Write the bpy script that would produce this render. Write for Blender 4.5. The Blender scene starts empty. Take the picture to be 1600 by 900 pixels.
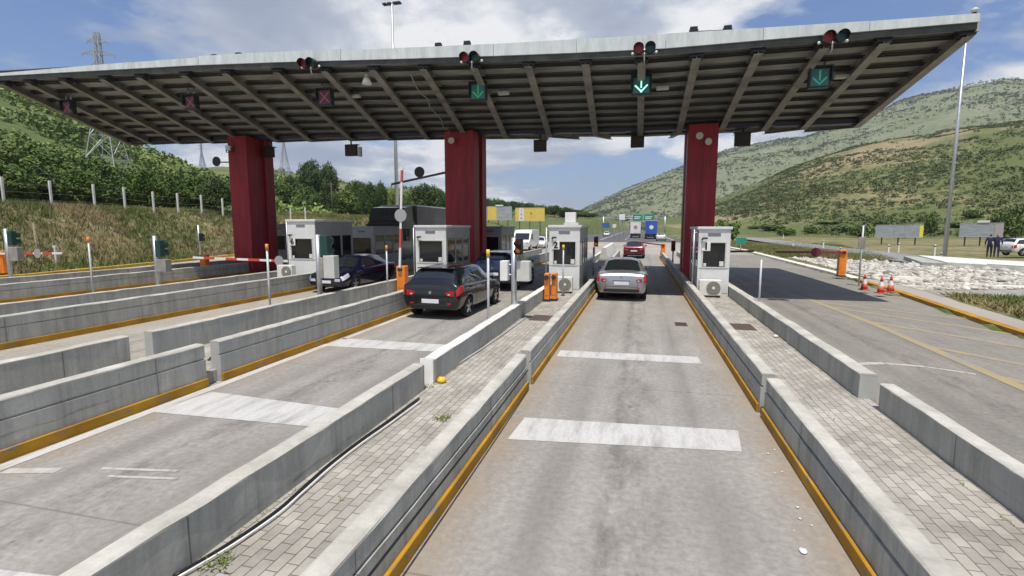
import bpy, bmesh, math, random
import numpy as np
from mathutils import Vector, Matrix, noise as mnoise
R = math.radians
SC = bpy.context.scene
COL = SC.collection
rnd = random.Random(7)

# ------------------------------------------------------------------ camera
CAMH = 2.6
cd = bpy.data.cameras.new('camera'); cam = bpy.data.objects.new('camera', cd); COL.objects.link(cam)
cd.sensor_width = 36.0; cd.lens = 18.0; cd.clip_start = 0.05; cd.clip_end = 30000
cam.location = (0, 0, CAMH); cam.rotation_euler = (R(90 - 6.772), 0, R(14.009))
SC.camera = cam

# ------------------------------------------------------------------ world, sun, exposure
SUN_EL, SUN_ROT = 70.0, 173.0
world = bpy.data.worlds.new('World'); SC.world = world; world.use_nodes = True
wt = world.node_tree; wt.nodes.clear()
def WN(t): return wt.nodes.new(t)
wout = WN('ShaderNodeOutputWorld'); wbg = WN('ShaderNodeBackground'); sky = WN('ShaderNodeTexSky')
sky.sky_type = 'NISHITA'; sky.sun_disc = False
sky.sun_elevation = R(SUN_EL); sky.sun_rotation = R(SUN_ROT); sky.altitude = 600; sky.dust_density = 0.7; sky.air_density = 1.25; sky.ozone_density = 2.5
wbg.inputs['Strength'].default_value = 0.080
tc = WN('ShaderNodeTexCoord'); sep = WN('ShaderNodeSeparateXYZ'); wt.links.new(tc.outputs['Generated'], sep.inputs[0])
def wmath(op, a, b=None):
    n = WN('ShaderNodeMath'); n.operation = op
    for i, v in enumerate((a, b)):
        if v is None: continue
        if isinstance(v, (int, float)): n.inputs[i].default_value = v
        else: wt.links.new(v, n.inputs[i])
    return n.outputs[0]
zz = wmath('ADD', wmath('MAXIMUM', sep.outputs[2], 0.0), 0.22)
cmb = WN('ShaderNodeCombineXYZ')
wt.links.new(wmath('DIVIDE', sep.outputs[0], zz), cmb.inputs[0]); wt.links.new(wmath('DIVIDE', sep.outputs[1], zz), cmb.inputs[1])
def wnoise(scale, detail, rough, off, dist=0.0):
    m = WN('ShaderNodeMapping'); m.inputs['Location'].default_value = off; wt.links.new(cmb.outputs[0], m.inputs[0])
    n = WN('ShaderNodeTexNoise'); n.inputs['Scale'].default_value = scale; n.inputs['Detail'].default_value = detail
    n.inputs['Roughness'].default_value = rough; n.inputs['Distortion'].default_value = dist
    wt.links.new(m.outputs[0], n.inputs['Vector']); return n.outputs['Fac']
def wramp(fac, stops):
    r = WN('ShaderNodeValToRGB'); e = r.color_ramp.elements
    while len(e) < len(stops): e.new(0.5)
    for k, (p, c) in enumerate(stops): e[k].position = p; e[k].color = c if len(c) == 4 else (*c, 1)
    wt.links.new(fac, r.inputs[0]); return r.outputs[0]
CLOUD_OFF = (23.55, 18.60, 1.247)
cover = wramp(wnoise(1.15, 9, 0.56, CLOUD_OFF, 0.15), [(0.425, (0.03, 0.03, 0.03)), (0.51, (1, 1, 1))])
ccol = wramp(wnoise(1.5, 8, 0.58, (43.328, 0.322, 4.525), 0.1), [(0.34, (4.2, 4.9, 6.4)), (0.48, (6.2, 6.8, 8.0)), (0.58, (12.0, 12.0, 12.0))])
cover = wmath('MULTIPLY', cover, wramp(sep.outputs[2], [(0.50, (1, 1, 1)), (0.72, (0.2, 0.2, 0.2))]))  # clouds thinned overhead, out of view, to lower the ambient fill
mx = WN('ShaderNodeMixRGB'); mx.name = 'cloud_mix'; wt.links.new(cover, mx.inputs[0]); tint = WN('ShaderNodeMixRGB'); tint.blend_type = 'MULTIPLY'; tint.inputs[0].default_value = 1.0; tint.inputs[2].default_value = (0.80, 1.02, 1.42, 1); wt.links.new(sky.outputs[0], tint.inputs[1])
hz_ = WN('ShaderNodeMixRGB'); hz_.inputs[2].default_value = (5.0, 6.0, 8.0, 1); wt.links.new(wramp(sep.outputs[2], [(0.02, (.75, .75, .75)), (0.20, (0, 0, 0))]), hz_.inputs[0]); wt.links.new(tint.outputs[0], hz_.inputs[1]); wt.links.new(hz_.outputs[0], mx.inputs[1]); wt.links.new(ccol, mx.inputs[2])
wt.links.new(mx.outputs[0], wbg.inputs['Color']); wt.links.new(wbg.outputs[0], wout.inputs['Surface'])

sl = bpy.data.lights.new('sun', 'SUN'); sl.energy = 5.0; sl.angle = R(0.5); sl.color = (1.0, 0.945, 0.85)
sun = bpy.data.objects.new('sun', sl); COL.objects.link(sun)
sdir = Vector((math.sin(R(SUN_ROT)) * math.cos(R(SUN_EL)), math.cos(R(SUN_ROT)) * math.cos(R(SUN_EL)), math.sin(R(SUN_EL))))
sun.rotation_euler = sdir.to_track_quat('Z', 'Y').to_euler(); sun.location = (0, -20, 60)
SC.view_settings.view_transform = 'Standard'; SC.view_settings.look = 'None'
SC.view_settings.exposure = 0.0; SC.view_settings.gamma = 1.0; SC.view_settings.use_curve_mapping = False
SC.render.engine = 'CYCLES'; SC.cycles.max_bounces = 6; SC.cycles.use_denoising = True

HAZE_DENSITY = 0.00015

# ------------------------------------------------------------------ helpers: sight lines -> real positions
_M = cam.rotation_euler.to_matrix()
def ray(x, y): return _M @ Vector(((x - 800) / 800, -(y - 450) / 800, -1))
def gp(x, y, z=0.0):
    d = ray(x, y); t = (z - CAMH) / d.z; return Vector((0, 0, CAMH)) + d * t
def at(x, y, Y):
    d = ray(x, y); t = Y / d.y; return Vector((0, 0, CAMH)) + d * t

# ------------------------------------------------------------------ materials
MATS = {}
def mat(name, col, rough=0.6, metal=0.0, emit=None, es=1.0, var=0.0, vscale=3.0, bump=0.0, bscale=30.0, alpha=None, spec=None, coat=0.0, col2=None, streak=None):
    if name in MATS: return MATS[name]
    m = bpy.data.materials.new(name); m.use_nodes = True; nt = m.node_tree; b = nt.nodes['Principled BSDF']
    b.inputs['Base Color'].default_value = (*col, 1); b.inputs['Roughness'].default_value = rough; b.inputs['Metallic'].default_value = metal
    if coat: b.inputs['Coat Weight'].default_value = coat; b.inputs['Coat Roughness'].default_value = 0.04
    if spec is not None: b.inputs['Specular IOR Level'].default_value = spec
    if emit: b.inputs['Emission Color'].default_value = (*emit, 1); b.inputs['Emission Strength'].default_value = es
    if var or bump:
        t = nt.nodes.new('ShaderNodeTexCoord')
        vec = t.outputs['Object']
        if streak:
            mp = nt.nodes.new('ShaderNodeMapping'); mp.inputs['Scale'].default_value = streak; nt.links.new(vec, mp.inputs[0]); vec = mp.outputs[0]
        if var:
            n = nt.nodes.new('ShaderNodeTexNoise'); n.inputs['Scale'].default_value = vscale; n.inputs['Detail'].default_value = 8; n.inputs['Roughness'].default_value = 0.65
            nt.links.new(vec, n.inputs['Vector'])
            r = nt.nodes.new('ShaderNodeValToRGB'); c2 = col2 or tuple(c * (1 - var) for c in col); c1 = tuple(min(1, c * (1 + var * 0.5)) for c in col)
            r.color_ramp.elements[0].position = 0.33; r.color_ramp.elements[0].color = (*c2, 1)
            r.color_ramp.elements[1].position = 0.66; r.color_ramp.elements[1].color = (*c1, 1)
            nt.links.new(n.outputs['Fac'], r.inputs[0]); nt.links.new(r.outputs[0], b.inputs['Base Color'])
        if bump:
            n2 = nt.nodes.new('ShaderNodeTexNoise'); n2.inputs['Scale'].default_value = bscale; n2.inputs['Detail'].default_value = 6
            nt.links.new(t.outputs['Object'], n2.inputs['Vector'])
            bp = nt.nodes.new('ShaderNodeBump'); bp.inputs['Strength'].default_value = bump; bp.inputs['Distance'].default_value = 0.02
            nt.links.new(n2.outputs['Fac'], bp.inputs['Height']); nt.links.new(bp.outputs[0], b.inputs['Normal'])
    MATS[name] = m; return m

class NT:
    """small node-building helper for the richer ground materials"""
    def __init__(s, name, rough=0.9, coord='Object'):
        s.m = bpy.data.materials.new(name); s.m.use_nodes = True; s.t = s.m.node_tree; s.b = s.t.nodes['Principled BSDF']
        s.b.inputs['Roughness'].default_value = rough
        s.tc = s.t.nodes.new('ShaderNodeTexCoord'); s.v = s.tc.outputs[coord]; MATS[name] = s.m
        s.b.inputs['Specular IOR Level'].default_value = 0.3
    def link(s, a, b): s.t.links.new(a, b)
    def map(s, scale=(1, 1, 1), loc=(0, 0, 0), rot=(0, 0, 0), v=None):
        n = s.t.nodes.new('ShaderNodeMapping'); n.inputs['Scale'].default_value = scale; n.inputs['Location'].default_value = loc; n.inputs['Rotation'].default_value = rot
        s.link(v or s.v, n.inputs[0]); return n.outputs[0]
    def noise(s, scale, detail=6, rough=0.6, v=None, dist=0.0):
        n = s.t.nodes.new('ShaderNodeTexNoise'); n.inputs['Scale'].default_value = scale; n.inputs['Detail'].default_value = detail
        n.inputs['Roughness'].default_value = rough; n.inputs['Distortion'].default_value = dist; s.link(v or s.v, n.inputs['Vector']); return n.outputs['Fac']
    def ramp(s, fac, stops):
        r = s.t.nodes.new('ShaderNodeValToRGB'); e = r.color_ramp.elements
        while len(e) < len(stops): e.new(0.5)
        for k, (p, c) in enumerate(stops):
            if isinstance(c, (int, float)): c = (c, c, c)
            e[k].position = p; e[k].color = (*c, 1)
        s.link(fac, r.inputs[0]); return r.outputs[0]
    def mix(s, f, a, b, mode='MIX'):
        n = s.t.nodes.new('ShaderNodeMixRGB'); n.blend_type = mode
        for i, v in enumerate((f, a, b)):
            if isinstance(v, (int, float)): n.inputs[i].default_value = v if i == 0 else (v, v, v, 1)
            elif isinstance(v, tuple): n.inputs[i].default_value = (*v, 1)
            else: s.link(v, n.inputs[i])
        return n.outputs[0]
    def math(s, op, a, b=None):
        n = s.t.nodes.new('ShaderNodeMath'); n.operation = op
        for i, v in enumerate((a, b)):
            if v is None: continue
            if isinstance(v, (int, float)): n.inputs[i].default_value = v
            else: s.link(v, n.inputs[i])
        return n.outputs[0]
    def xyz(s, v=None):
        n = s.t.nodes.new('ShaderNodeSeparateXYZ'); s.link(v or s.v, n.inputs[0]); return n.outputs
    def attr(s, name):
        n = s.t.nodes.new('ShaderNodeAttribute'); n.attribute_name = name; return n.outputs['Fac']
    def bump(s, h, st=0.4, dist=0.02):
        n = s.t.nodes.new('ShaderNodeBump'); n.inputs['Strength'].default_value = st; n.inputs['Distance'].default_value = dist
        s.link(h, n.inputs['Height']); s.link(n.outputs[0], s.b.inputs['Normal'])
    def out(s, c): s.link(c, s.b.inputs['Base Color']); return s.m

# ------------------------------------------------------------------ mesh builder
class MB:
    def __init__(s): s.bm = bmesh.new()
    def box(s, x0, x1, y0, y1, z0, z1, bev=0.0, M=None):
        n0 = len(s.bm.verts)
        v = [s.bm.verts.new((x, y, z)) for x in (x0, x1) for y in (y0, y1) for z in (z0, z1)]
        fs = [(0, 1, 3, 2), (4, 6, 7, 5), (0, 4, 5, 1), (2, 3, 7, 6), (0, 2, 6, 4), (1, 5, 7, 3)]
        F = [s.bm.faces.new([v[i] for i in f]) for f in fs]
        if M is not None:
            for q in v: q.co = M @ q.co
        if bev:
            es = list({e for f in F for e in f.edges}); bmesh.ops.bevel(s.bm, geom=es, offset=bev, segments=2, affect='EDGES', profile=0.5)
        return s
    def cyl(s, p0, p1, r0, r1=None, n=12, caps=True):
        r1 = r0 if r1 is None else r1; p0 = Vector(p0); p1 = Vector(p1); d = (p1 - p0).normalized()
        a = d.orthogonal().normalized(); b = d.cross(a)
        A = [s.bm.verts.new(p0 + (a * math.cos(2 * math.pi * k / n) + b * math.sin(2 * math.pi * k / n)) * r0) for k in range(n)]
        B = [s.bm.verts.new(p1 + (a * math.cos(2 * math.pi * k / n) + b * math.sin(2 * math.pi * k / n)) * r1) for k in range(n)]
        for k in range(n):
            f = s.bm.faces.new((A[k], A[(k + 1) % n], B[(k + 1) % n], B[k])); f.smooth = n > 6
        if caps: s.bm.faces.new(A[::-1]); s.bm.faces.new(B)
        return s
    def tube(s, pts, r, n=8):
        P = [Vector(p) for p in pts]; rings = []; a = None
        for i, p in enumerate(P):
            d = (P[min(i + 1, len(P) - 1)] - P[max(i - 1, 0)]).normalized()
            a = d.orthogonal().normalized() if a is None else (a - d * a.dot(d)).normalized()
            b = d.cross(a); rings.append([s.bm.verts.new(p + (a * math.cos(2 * math.pi * k / n) + b * math.sin(2 * math.pi * k / n)) * r) for k in range(n)])
        for A, B in zip(rings[:-1], rings[1:]):
            for k in range(n): f = s.bm.faces.new((A[k], A[(k + 1) % n], B[(k + 1) % n], B[k])); f.smooth = True
        s.bm.faces.new(rings[0][::-1]); s.bm.faces.new(rings[-1]); return s
    def poly(s, pts): s.bm.faces.new([s.bm.verts.new(p) for p in pts]); return s
    def prism(s, pts, ext):   # polygon extruded by vector ext
        ext = Vector(ext); A = [s.bm.verts.new(p) for p in pts]; B = [s.bm.verts.new(Vector(p) + ext) for p in pts]; n = len(pts)
        s.bm.faces.new(A[::-1]); s.bm.faces.new(B)
        for k in range(n): s.bm.faces.new((A[k], A[(k + 1) % n], B[(k + 1) % n], B[k]))
        return s
    def sphere(s, c, r, sc=(1, 1, 1), u=12, v=8):
        M = Matrix.Translation(c) @ Matrix.Diagonal((r * sc[0], r * sc[1], r * sc[2], 1))
        g = bmesh.ops.create_uvsphere(s.bm, u_segments=u, v_segments=v, radius=1, matrix=M)
        for q in g['verts']:
            for f in q.link_faces: f.smooth = True
        return s
    def build(s, name, m, parent=None, loc=None, recalc=True):
        if recalc: bmesh.ops.recalc_face_normals(s.bm, faces=s.bm.faces)
        me = bpy.data.meshes.new(name); s.bm.to_mesh(me); s.bm.free()
        me.materials.append(m) if not isinstance(m, list) else [me.materials.append(k) for k in m]
        o = bpy.data.objects.new(name, me); COL.objects.link(o)
        if parent is not None: o.parent = parent
        if loc is not None: o.location = loc
        return o

def npmesh(name, V, F, m, parent=None, smooth=False):
    me = bpy.data.meshes.new(name); V = np.asarray(V, np.float32); F = np.asarray(F, np.int32); k = F.shape[1]
    me.vertices.add(len(V)); me.vertices.foreach_set('co', V.ravel())
    me.loops.add(F.size); me.loops.foreach_set('vertex_index', F.ravel())
    me.polygons.add(len(F)); me.polygons.foreach_set('loop_start', np.arange(0, F.size, k, dtype=np.int32))
    me.polygons.foreach_set('loop_total', np.full(len(F), k, np.int32))
    if smooth: me.polygons.foreach_set('use_smooth', np.ones(len(F), bool))
    me.update(calc_edges=True); me.validate()
    me.materials.append(m); o = bpy.data.objects.new(name, me); COL.objects.link(o)
    if parent is not None: o.parent = parent
    return o

def tag(o, label=None, cat=None, group=None, kind=None):
    if label: o['label'] = label
    if cat: o['category'] = cat
    if group: o['group'] = group
    if kind: o['kind'] = kind
    return o
def struct(o): o['kind'] = 'structure'; return o
def thing(name, label, cat, loc=(0, 0, 0), rz=0.0, group=None):
    o = bpy.data.objects.new(name, None); COL.objects.link(o); o.empty_display_size = 0.2
    o.location = loc; o.rotation_euler = (0, 0, rz); return tag(o, label, cat, group, 'thing')
def dup(root, loc=None, rz=None, label=None, group=None, scale=None):
    def cp(o, par):
        c = o.copy(); COL.objects.link(c)
        if par is not None: c.parent = par
        for ch in KIDS.get(o.name, [k for k in o.children]): cp(ch, c)
        return c
    c = cp(root, None)
    if loc is not None: c.location = loc
    if rz is not None: c.rotation_euler = (0, 0, rz)
    if scale is not None: c.scale = scale if not isinstance(scale, (int, float)) else (scale,) * 3
    if label: c['label'] = label
    if group: c['group'] = group
    return c
KIDS = {}
def text_mesh(name, body, size, m, parent, loc, rot, ext=0.002, align='CENTER', bold=0.0):
    cu = bpy.data.curves.new(name, 'FONT'); cu.body = body; cu.size = size; cu.extrude = ext; cu.offset = bold; cu.align_x = align; cu.align_y = 'CENTER'
    t = bpy.data.objects.new(name, cu); COL.objects.link(t)
    dg = bpy.context.evaluated_depsgraph_get(); me = bpy.data.meshes.new_from_object(t.evaluated_get(dg))
    bpy.data.objects.remove(t); me.materials.clear(); me.materials.append(m)
    o = bpy.data.objects.new(name, me); COL.objects.link(o); o.parent = parent; o.location = loc; o.rotation_euler = rot
    return o

# ------------------------------------------------------------------ shared materials
def lane_material(name, stain, tint, warm=0.0):
    n = NT(name, 0.88); o = n.xyz()
    big = n.noise(0.35, 5, 0.6); fine = n.noise(14, 6, 0.7); streak = n.noise(1.0, 6, 0.65, n.map((2.6, 0.09, 1)))
    base = n.ramp(big, [(0.3, tuple(c * 0.84 for c in tint)), (0.7, tuple(c * 1.08 for c in tint))])
    base = n.mix(n.math('MULTIPLY', n.ramp(streak, [(0.35, 0.0), (0.65, 1.0)]), 0.35), base, tuple(c * 0.72 for c in tint))
    base = n.mix(0.6, base, n.ramp(fine, [(0.28, 0.55), (0.72, 1.35)]), 'MULTIPLY'); base = n.mix(0.45, base, n.ramp(n.noise(3.0, 7, .7, n.map((1, .3, 1), (2, 7, 0))), [(0.3, .7), (0.7, 1.22)]), 'MULTIPLY')
    # oil drips along the middle of the lane and rubber on the wheel paths
    ax = n.math('ABSOLUTE', o[0])
    mid = n.math('SUBTRACT', 1.0, n.math('MULTIPLY', ax, 2.1)); blot = n.ramp(n.noise(2.3, 8, 0.75, n.map((1.3, 0.45, 1))), [(0.44, 0.0), (0.62, 1.0)])
    oil = n.math('MULTIPLY', n.math('MULTIPLY', n.math('MAXIMUM', mid, 0.0), blot), stain)
    base = n.mix(oil, base, (0.045, 0.04, 0.038))
    wp = n.math('SUBTRACT', 1.0, n.math('MULTIPLY', n.math('ABSOLUTE', n.math('SUBTRACT', ax, 0.78)), 3.6))
    wn = n.ramp(n.noise(0.8, 7, 0.7, n.map((3, 0.12, 1), (5, 3, 0))), [(0.34, 0.05), (0.62, 0.62)])
    base = n.mix(n.math('MULTIPLY', n.math('MAXIMUM', wp, 0.0), wn), base, tuple(c * 0.5 for c in tint))
    # peppered oil drips, dust blown against the kerb feet
    sp = n.ramp(n.noise(7.0, 4, 0.7, n.map((1, .55, 1), (3, 8, 0))), [(0.60, 0.0), (0.66, 1.0)]); spz = n.math('MULTIPLY', n.math('MAXIMUM', n.math('SUBTRACT', 1.0, n.math('MULTIPLY', ax, 1.55)), 0.0), n.ramp(n.noise(.55, 4, .6, n.map((1, .5, 1), (1, 4, 0))), [(0.40, 0.1), (0.60, 1.0)]))
    base = n.mix(n.math('MULTIPLY', n.math('MULTIPLY', sp, spz), min(1.0, stain * 2.0)), base, (0.10, 0.078, 0.062))
    trail = n.math('SUBTRACT', 1.0, n.math('MULTIPLY', n.math('ABSOLUTE', n.math('ADD', o[0], 0.22)), 7.0)); tn = n.ramp(n.noise(3.5, 7, .75, n.map((1, .35, 1), (6, 2, 0))), [(0.42, 0.0), (0.62, .75)])
    base = n.mix(n.math('MULTIPLY', n.math('MAXIMUM', trail, 0.0), tn), base, (0.115, 0.10, 0.088))
    if warm:
        ed = n.math('MAXIMUM', n.math('SUBTRACT', 1.0, n.math('MULTIPLY', n.math('ABSOLUTE', n.math('ADD', ax, warm)), 2.6)), 0.0); base = n.mix(n.math('MULTIPLY', ed, n.ramp(n.noise(2.2, 7, .7), [(0.35, .15), (0.65, .9)])), base, (0.30, 0.225, 0.155))
    # transverse construction joints every 5 m
    fr = n.math('ABSOLUTE', n.math('SUBTRACT', n.math('FRACT', n.math('DIVIDE', n.math('ADD', o[1], 1.2), 5.0)), 0.5))
    jt = n.math('LESS_THAN', fr, 0.0022)
    base = n.mix(n.math('MULTIPLY', jt, 0.45), base, (0.1, 0.095, 0.09))
    n.bump(fine, 0.25, 0.006)
    return n.out(base)
M_LANE = lane_material('worn_concrete_lane', 0.42, (0.335, 0.315, 0.288), -1.65)
M_LANE2 = lane_material('oily_asphalt_lane', 0.35, (0.265, 0.248, 0.218))
M_LANE3 = lane_material('pale_concrete_lane', 0.35, (0.38, 0.345, 0.295))

n = NT('concrete_apron', 0.9)
f = n.noise(9, 6, 0.7)
c = n.ramp(n.noise(0.12, 6, 0.6), [(0.3, (0.29, 0.265, 0.235)), (0.7, (0.40, 0.365, 0.315))])
c = n.mix(0.3, c, n.ramp(f, [(0.25, 0.65), (0.75, 1.25)]), 'MULTIPLY'); n.bump(f, 0.2, 0.006); M_APRON = n.out(c)

n = NT('highway_asphalt', 0.88)
f = n.noise(6, 6, 0.7)
c = n.ramp(n.noise(0.5, 5, 0.6, n.map((1, 0.05, 1))), [(0.3, (0.085, 0.085, 0.088)), (0.7, (0.125, 0.124, 0.122))]); M_ROAD = n.out(c)

# block paving on the islands
n = NT('block_paving', 0.9)
bt = n.t.nodes.new('ShaderNodeTexBrick'); bt.offset = 0.5; bt.inputs['Scale'].default_value = 1.0
bt.inputs['Brick Width'].default_value = 0.20; bt.inputs['Row Height'].default_value = 0.10; bt.inputs['Mortar Size'].default_value = 0.0055
bt.inputs['Mortar Smooth'].default_value = 0.3; bt.inputs['Bias'].default_value = -0.1
bt.inputs['Color1'].default_value = (0.455, 0.43, 0.395, 1); bt.inputs['Color2'].default_value = (0.33, 0.315, 0.29, 1); bt.inputs['Mortar'].default_value = (0.17, 0.16, 0.14, 1)
wob = n.map((1, 1, 1), (0.03, 0.0, 0), (0, 0, R(90)))
n.link(wob, bt.inputs['Vector'])
dirt = n.ramp(n.noise(1.3, 8, 0.7), [(0.35, (0.70, 0.68, 0.64)), (0.65, (1.10, 1.08, 1.05))])
c = n.mix(1.0, bt.outputs['Color'], dirt, 'MULTIPLY')
c = n.mix(n.ramp(n.noise(0.9, 8, 0.75), [(0.60, 0.0), (0.74, 0.55)]), c, (0.22, 0.2, 0.15))
n.bump(n.math('SUBTRACT', n.noise(40, 4), n.math('MULTIPLY', bt.outputs['Fac'], 3.0)), 0.5, 0.006)
M_PAVE = n.out(c)

# cast concrete of the barrier walls: rain streaks, panel tone, darker foot
n = NT('barrier_concrete', 0.85)
o = n.xyz()
st = n.noise(1.0, 8, 0.7, n.map((3.0, 5.5, 0.5))); big = n.noise(0.7, 6, 0.65); fine = n.noise(26, 6, 0.7)
c = n.ramp(big, [(0.3, (0.345, 0.352, 0.318)), (0.7, (0.50, 0.50, 0.455))])
c = n.mix(n.math('MULTIPLY', n.ramp(st, [(0.42, 0.0), (0.66, 1.0)]), 0.6), c, (0.20, 0.20, 0.18)); gr_ = n.math('MULTIPLY', n.math('MAXIMUM', n.math('SUBTRACT', 1.0, n.math('MULTIPLY', o[2], 4.5)), 0.0), n.ramp(n.noise(1.7, 6, .7), [(0.35, .2), (0.65, 1.0)])); c = n.mix(n.math('MULTIPLY', gr_, .6), c, (0.15, 0.14, 0.115))
c = n.mix(0.4, c, n.ramp(fine, [(0.25, 0.7), (0.75, 1.2)]), 'MULTIPLY')
jf = n.math('ABSOLUTE', n.math('SUBTRACT', n.math('FRACT', n.math('DIVIDE', o[1], 3.1)), 0.5)); c = n.mix(n.math('MULTIPLY', n.math('LESS_THAN', jf, 0.0022), .7), c, (0.08, 0.08, 0.075))
pt_ = n.ramp(n.noise(0.55, 2, 0.4, n.map((2, 1, 0.3), (4, 9, 1))), [(0.57, 0.0), (0.585, 0.45)]); c = n.mix(pt_, c, (0.40, 0.41, 0.41))
sc_ = n.ramp(n.noise(1.0, 7, 0.75, n.map((3, 0.55, 9.0), (2, 5, 0))), [(0.60, 0.0), (0.70, 0.8)]); band = n.math('SUBTRACT', 1.0, n.math('MULTIPLY', n.math('ABSOLUTE', n.math('SUBTRACT', o[2], 0.24)), 7.0))
c = n.mix(n.math('MULTIPLY', sc_, n.math('MAXIMUM', band, 0.0)), c, (0.045, 0.043, 0.04))
rs_ = n.ramp(n.noise(1.0, 6, 0.7, n.map((4, 2.2, 0.25), (8, 1, 0))), [(0.66, 0.0), (0.76, 0.6)]); c = n.mix(rs_, c, (0.22, 0.17, 0.11))
n.bump(n.math('ADD', fine, n.noise(5, 5, .6)), 0.35, 0.012); M_CONC = n.out(c)
n = NT('pale_coping_concrete', 0.85)
fine = n.noise(30, 6, 0.7)
c = n.ramp(n.noise(1.6, 8, 0.7), [(0.32, (0.33, 0.315, 0.275)), (0.64, (0.56, 0.54, 0.485))])
c = n.mix(0.3, c, n.ramp(fine, [(0.25, 0.7), (0.75, 1.2)]), 'MULTIPLY'); n.bump(fine, 0.3, 0.008); M_COPE = n.out(c)
M_WHITEWALL = mat('whitewashed_concrete', (0.72, 0.70, 0.65), 0.85, var=0.25, vscale=1.2, bump=0.2)
n = NT('chipped_yellow_paint', 0.75)
w = n.ramp(n.noise(3.2, 9, 0.75, n.map((3, 1, 3))), [(0.54, 0.0), (0.63, 1.0)])
c = n.mix(w, n.ramp(n.noise(1.5, 6), [(0.3, (0.27, 0.135, 0.012)), (0.7, (0.52, 0.275, 0.018))]), (0.20, 0.185, 0.155)); M_YKERB = n.out(c)
def worn_paint(name, col, lo, hi, under):
    n = NT(name, 0.8)
    w = n.ramp(n.noise(1.0, 9, 0.78, n.map((4.0, 0.7, 1))), [(lo, 0.0), (hi, 1.0)])
    w2 = n.ramp(n.noise(18, 8, 0.8), [(0.5, 0.0), (0.68, 0.7)])
    return n.out(n.mix(n.math('MAXIMUM', w, w2), col, under))
M_WPAINT = worn_paint('worn_white_road_paint', (0.53, 0.52, 0.505), 0.46, 0.66, (0.31, 0.295, 0.27))
M_WPAINT2 = worn_paint('faded_white_road_paint', (0.52, 0.50, 0.47), 0.42, 0.58, (0.30, 0.28, 0.25))
M_YPAINT = worn_paint('faded_yellow_road_paint', (0.38, 0.29, 0.13), 0.40, 0.58, (0.27, 0.25, 0.215))

M_STEEL = mat('galvanised_steel', (0.52, 0.54, 0.56), 0.45, 0.75, var=0.2, vscale=6)
M_GREYPOLE = mat('grey_pole_paint', (0.50, 0.52, 0.54), 0.5, 0.2, var=0.15, vscale=4)
M_DARK = mat('dark_metal', (0.03, 0.032, 0.036), 0.5)
M_BLACK = mat('black_plastic', (0.012, 0.012, 0.013), 0.45)
M_WHITE = mat('white_enamel', (0.76, 0.76, 0.74), 0.4, var=0.1, vscale=2)
M_ORANGE = mat('orange_enamel', (0.80, 0.24, 0.03), 0.45, var=0.15, vscale=3)
M_RED = mat('red_paint', (0.50, 0.03, 0.03), 0.45)
M_YELLOW = mat('yellow_plastic', (0.80, 0.50, 0.03), 0.5)
M_GLASS = mat('dark_window_glass', (0.012, 0.014, 0.016), 0.06, spec=0.7)
M_GREENDARK = mat('dark_green_signal_housing', (0.012, 0.055, 0.045), 0.45)
M_BOX = mat('pale_grey_cabinet', (0.56, 0.56, 0.53), 0.5, var=0.12, vscale=3)
M_BBPAPER = mat('paper_white', (0.62, 0.62, 0.58), 0.8)
M_CARDGREY = mat('weathered_grey_box', (0.30, 0.28, 0.26), 0.7, var=0.3, vscale=4)

# ================================================================== SETTING
def interp(tab, x): xs, ys = zip(*tab); return np.interp(x, xs, ys)
def sstep(a, b, x): t = np.clip((x - a) / (b - a), 0, 1); return t * t * (3 - 2 * t)
KL = [(-400, -31), (20, -31), (30, -33.2), (38, -35.2), (60, -33), (90, -28), (130, -22), (200, -18), (400, -16), (3000, -16)]   # left kerb x(y)
KR = [(-400, 8.0), (-10, 8.0), (14.3, 8.77), (23.2, 9.8), (30, 10.3), (61, 11.0), (90, 10.2), (130, 8.6), (200, 8.0), (3000, 8.0)]  # right kerb x(y)
def px_az_el(x, y):
    d = ray(x, y); return math.atan2(d.x, d.y), math.atan2(d.z, math.hypot(d.x, d.y))
def skyline(pts):
    t = sorted(px_az_el(*p) for p in pts); return [a for a, e in t], [e for a, e in t]
LAYERS = [  # (skyline seen in the photograph, start radius, crest radius)
    (skyline([(-420, 120), (-250, 115), (-100, 132), (0, 170), (100, 206), (200, 240), (230, 254), (300, 280), (340, 293), (420, 314), (520, 330), (640, 345)]), 75, 300),
    (skyline([(-300, 240), (200, 275), (340, 272), (400, 276), (460, 284), (520, 292), (600, 300), (680, 308), (760, 320), (850, 332), (920, 344), (1010, 349), (1100, 352)]), 110, 420),
    (skyline([(930, 352), (1000, 350), (1060, 339), (1120, 317), (1180, 292), (1230, 270), (1280, 253), (1350, 236), (1450, 222), (1520, 209), (1600, 201), (1750, 190), (2000, 180), (2600, 230)]), 150, 560),
    (skyline([(840, 346), (900, 337), (920, 328), (960, 309), (1000, 291), (1050, 271), (1080, 262), (1130, 245), (1180, 233), (1225, 225), (1255, 222), (1290, 210), (1345, 191), (1400, 173), (1450, 160), (1500, 148), (1560, 136), (1600, 138), (1750, 140), (2000, 170), (2600, 250)]), 520, 1500),
]
def hills(x, y):
    r = np.hypot(x, y); a = np.arctan2(x, y); z = np.zeros_like(r); which = np.full(r.shape, -1)
    for k, ((A, E), r0, r1) in enumerate(LAYERS):
        e = np.interp(a, A, E); inside = (a > A[0] - 0.5) & (a < A[-1] + 0.4)
        h = (r1 * np.tan(np.maximum(e, 0)) + CAMH) * sstep(0, 1, np.clip((r - r0) / (r1 - r0), 0, 1) ** 0.9)
        h = np.where(e > 0.0005, h, 0) * inside
        h = h * (1 - 0.35 * sstep(r1, r1 * 2.2, r))
        w = h > z; which = np.where(w & (h > 0.5), k, which); z = np.maximum(z, h)
    return z, which
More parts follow.
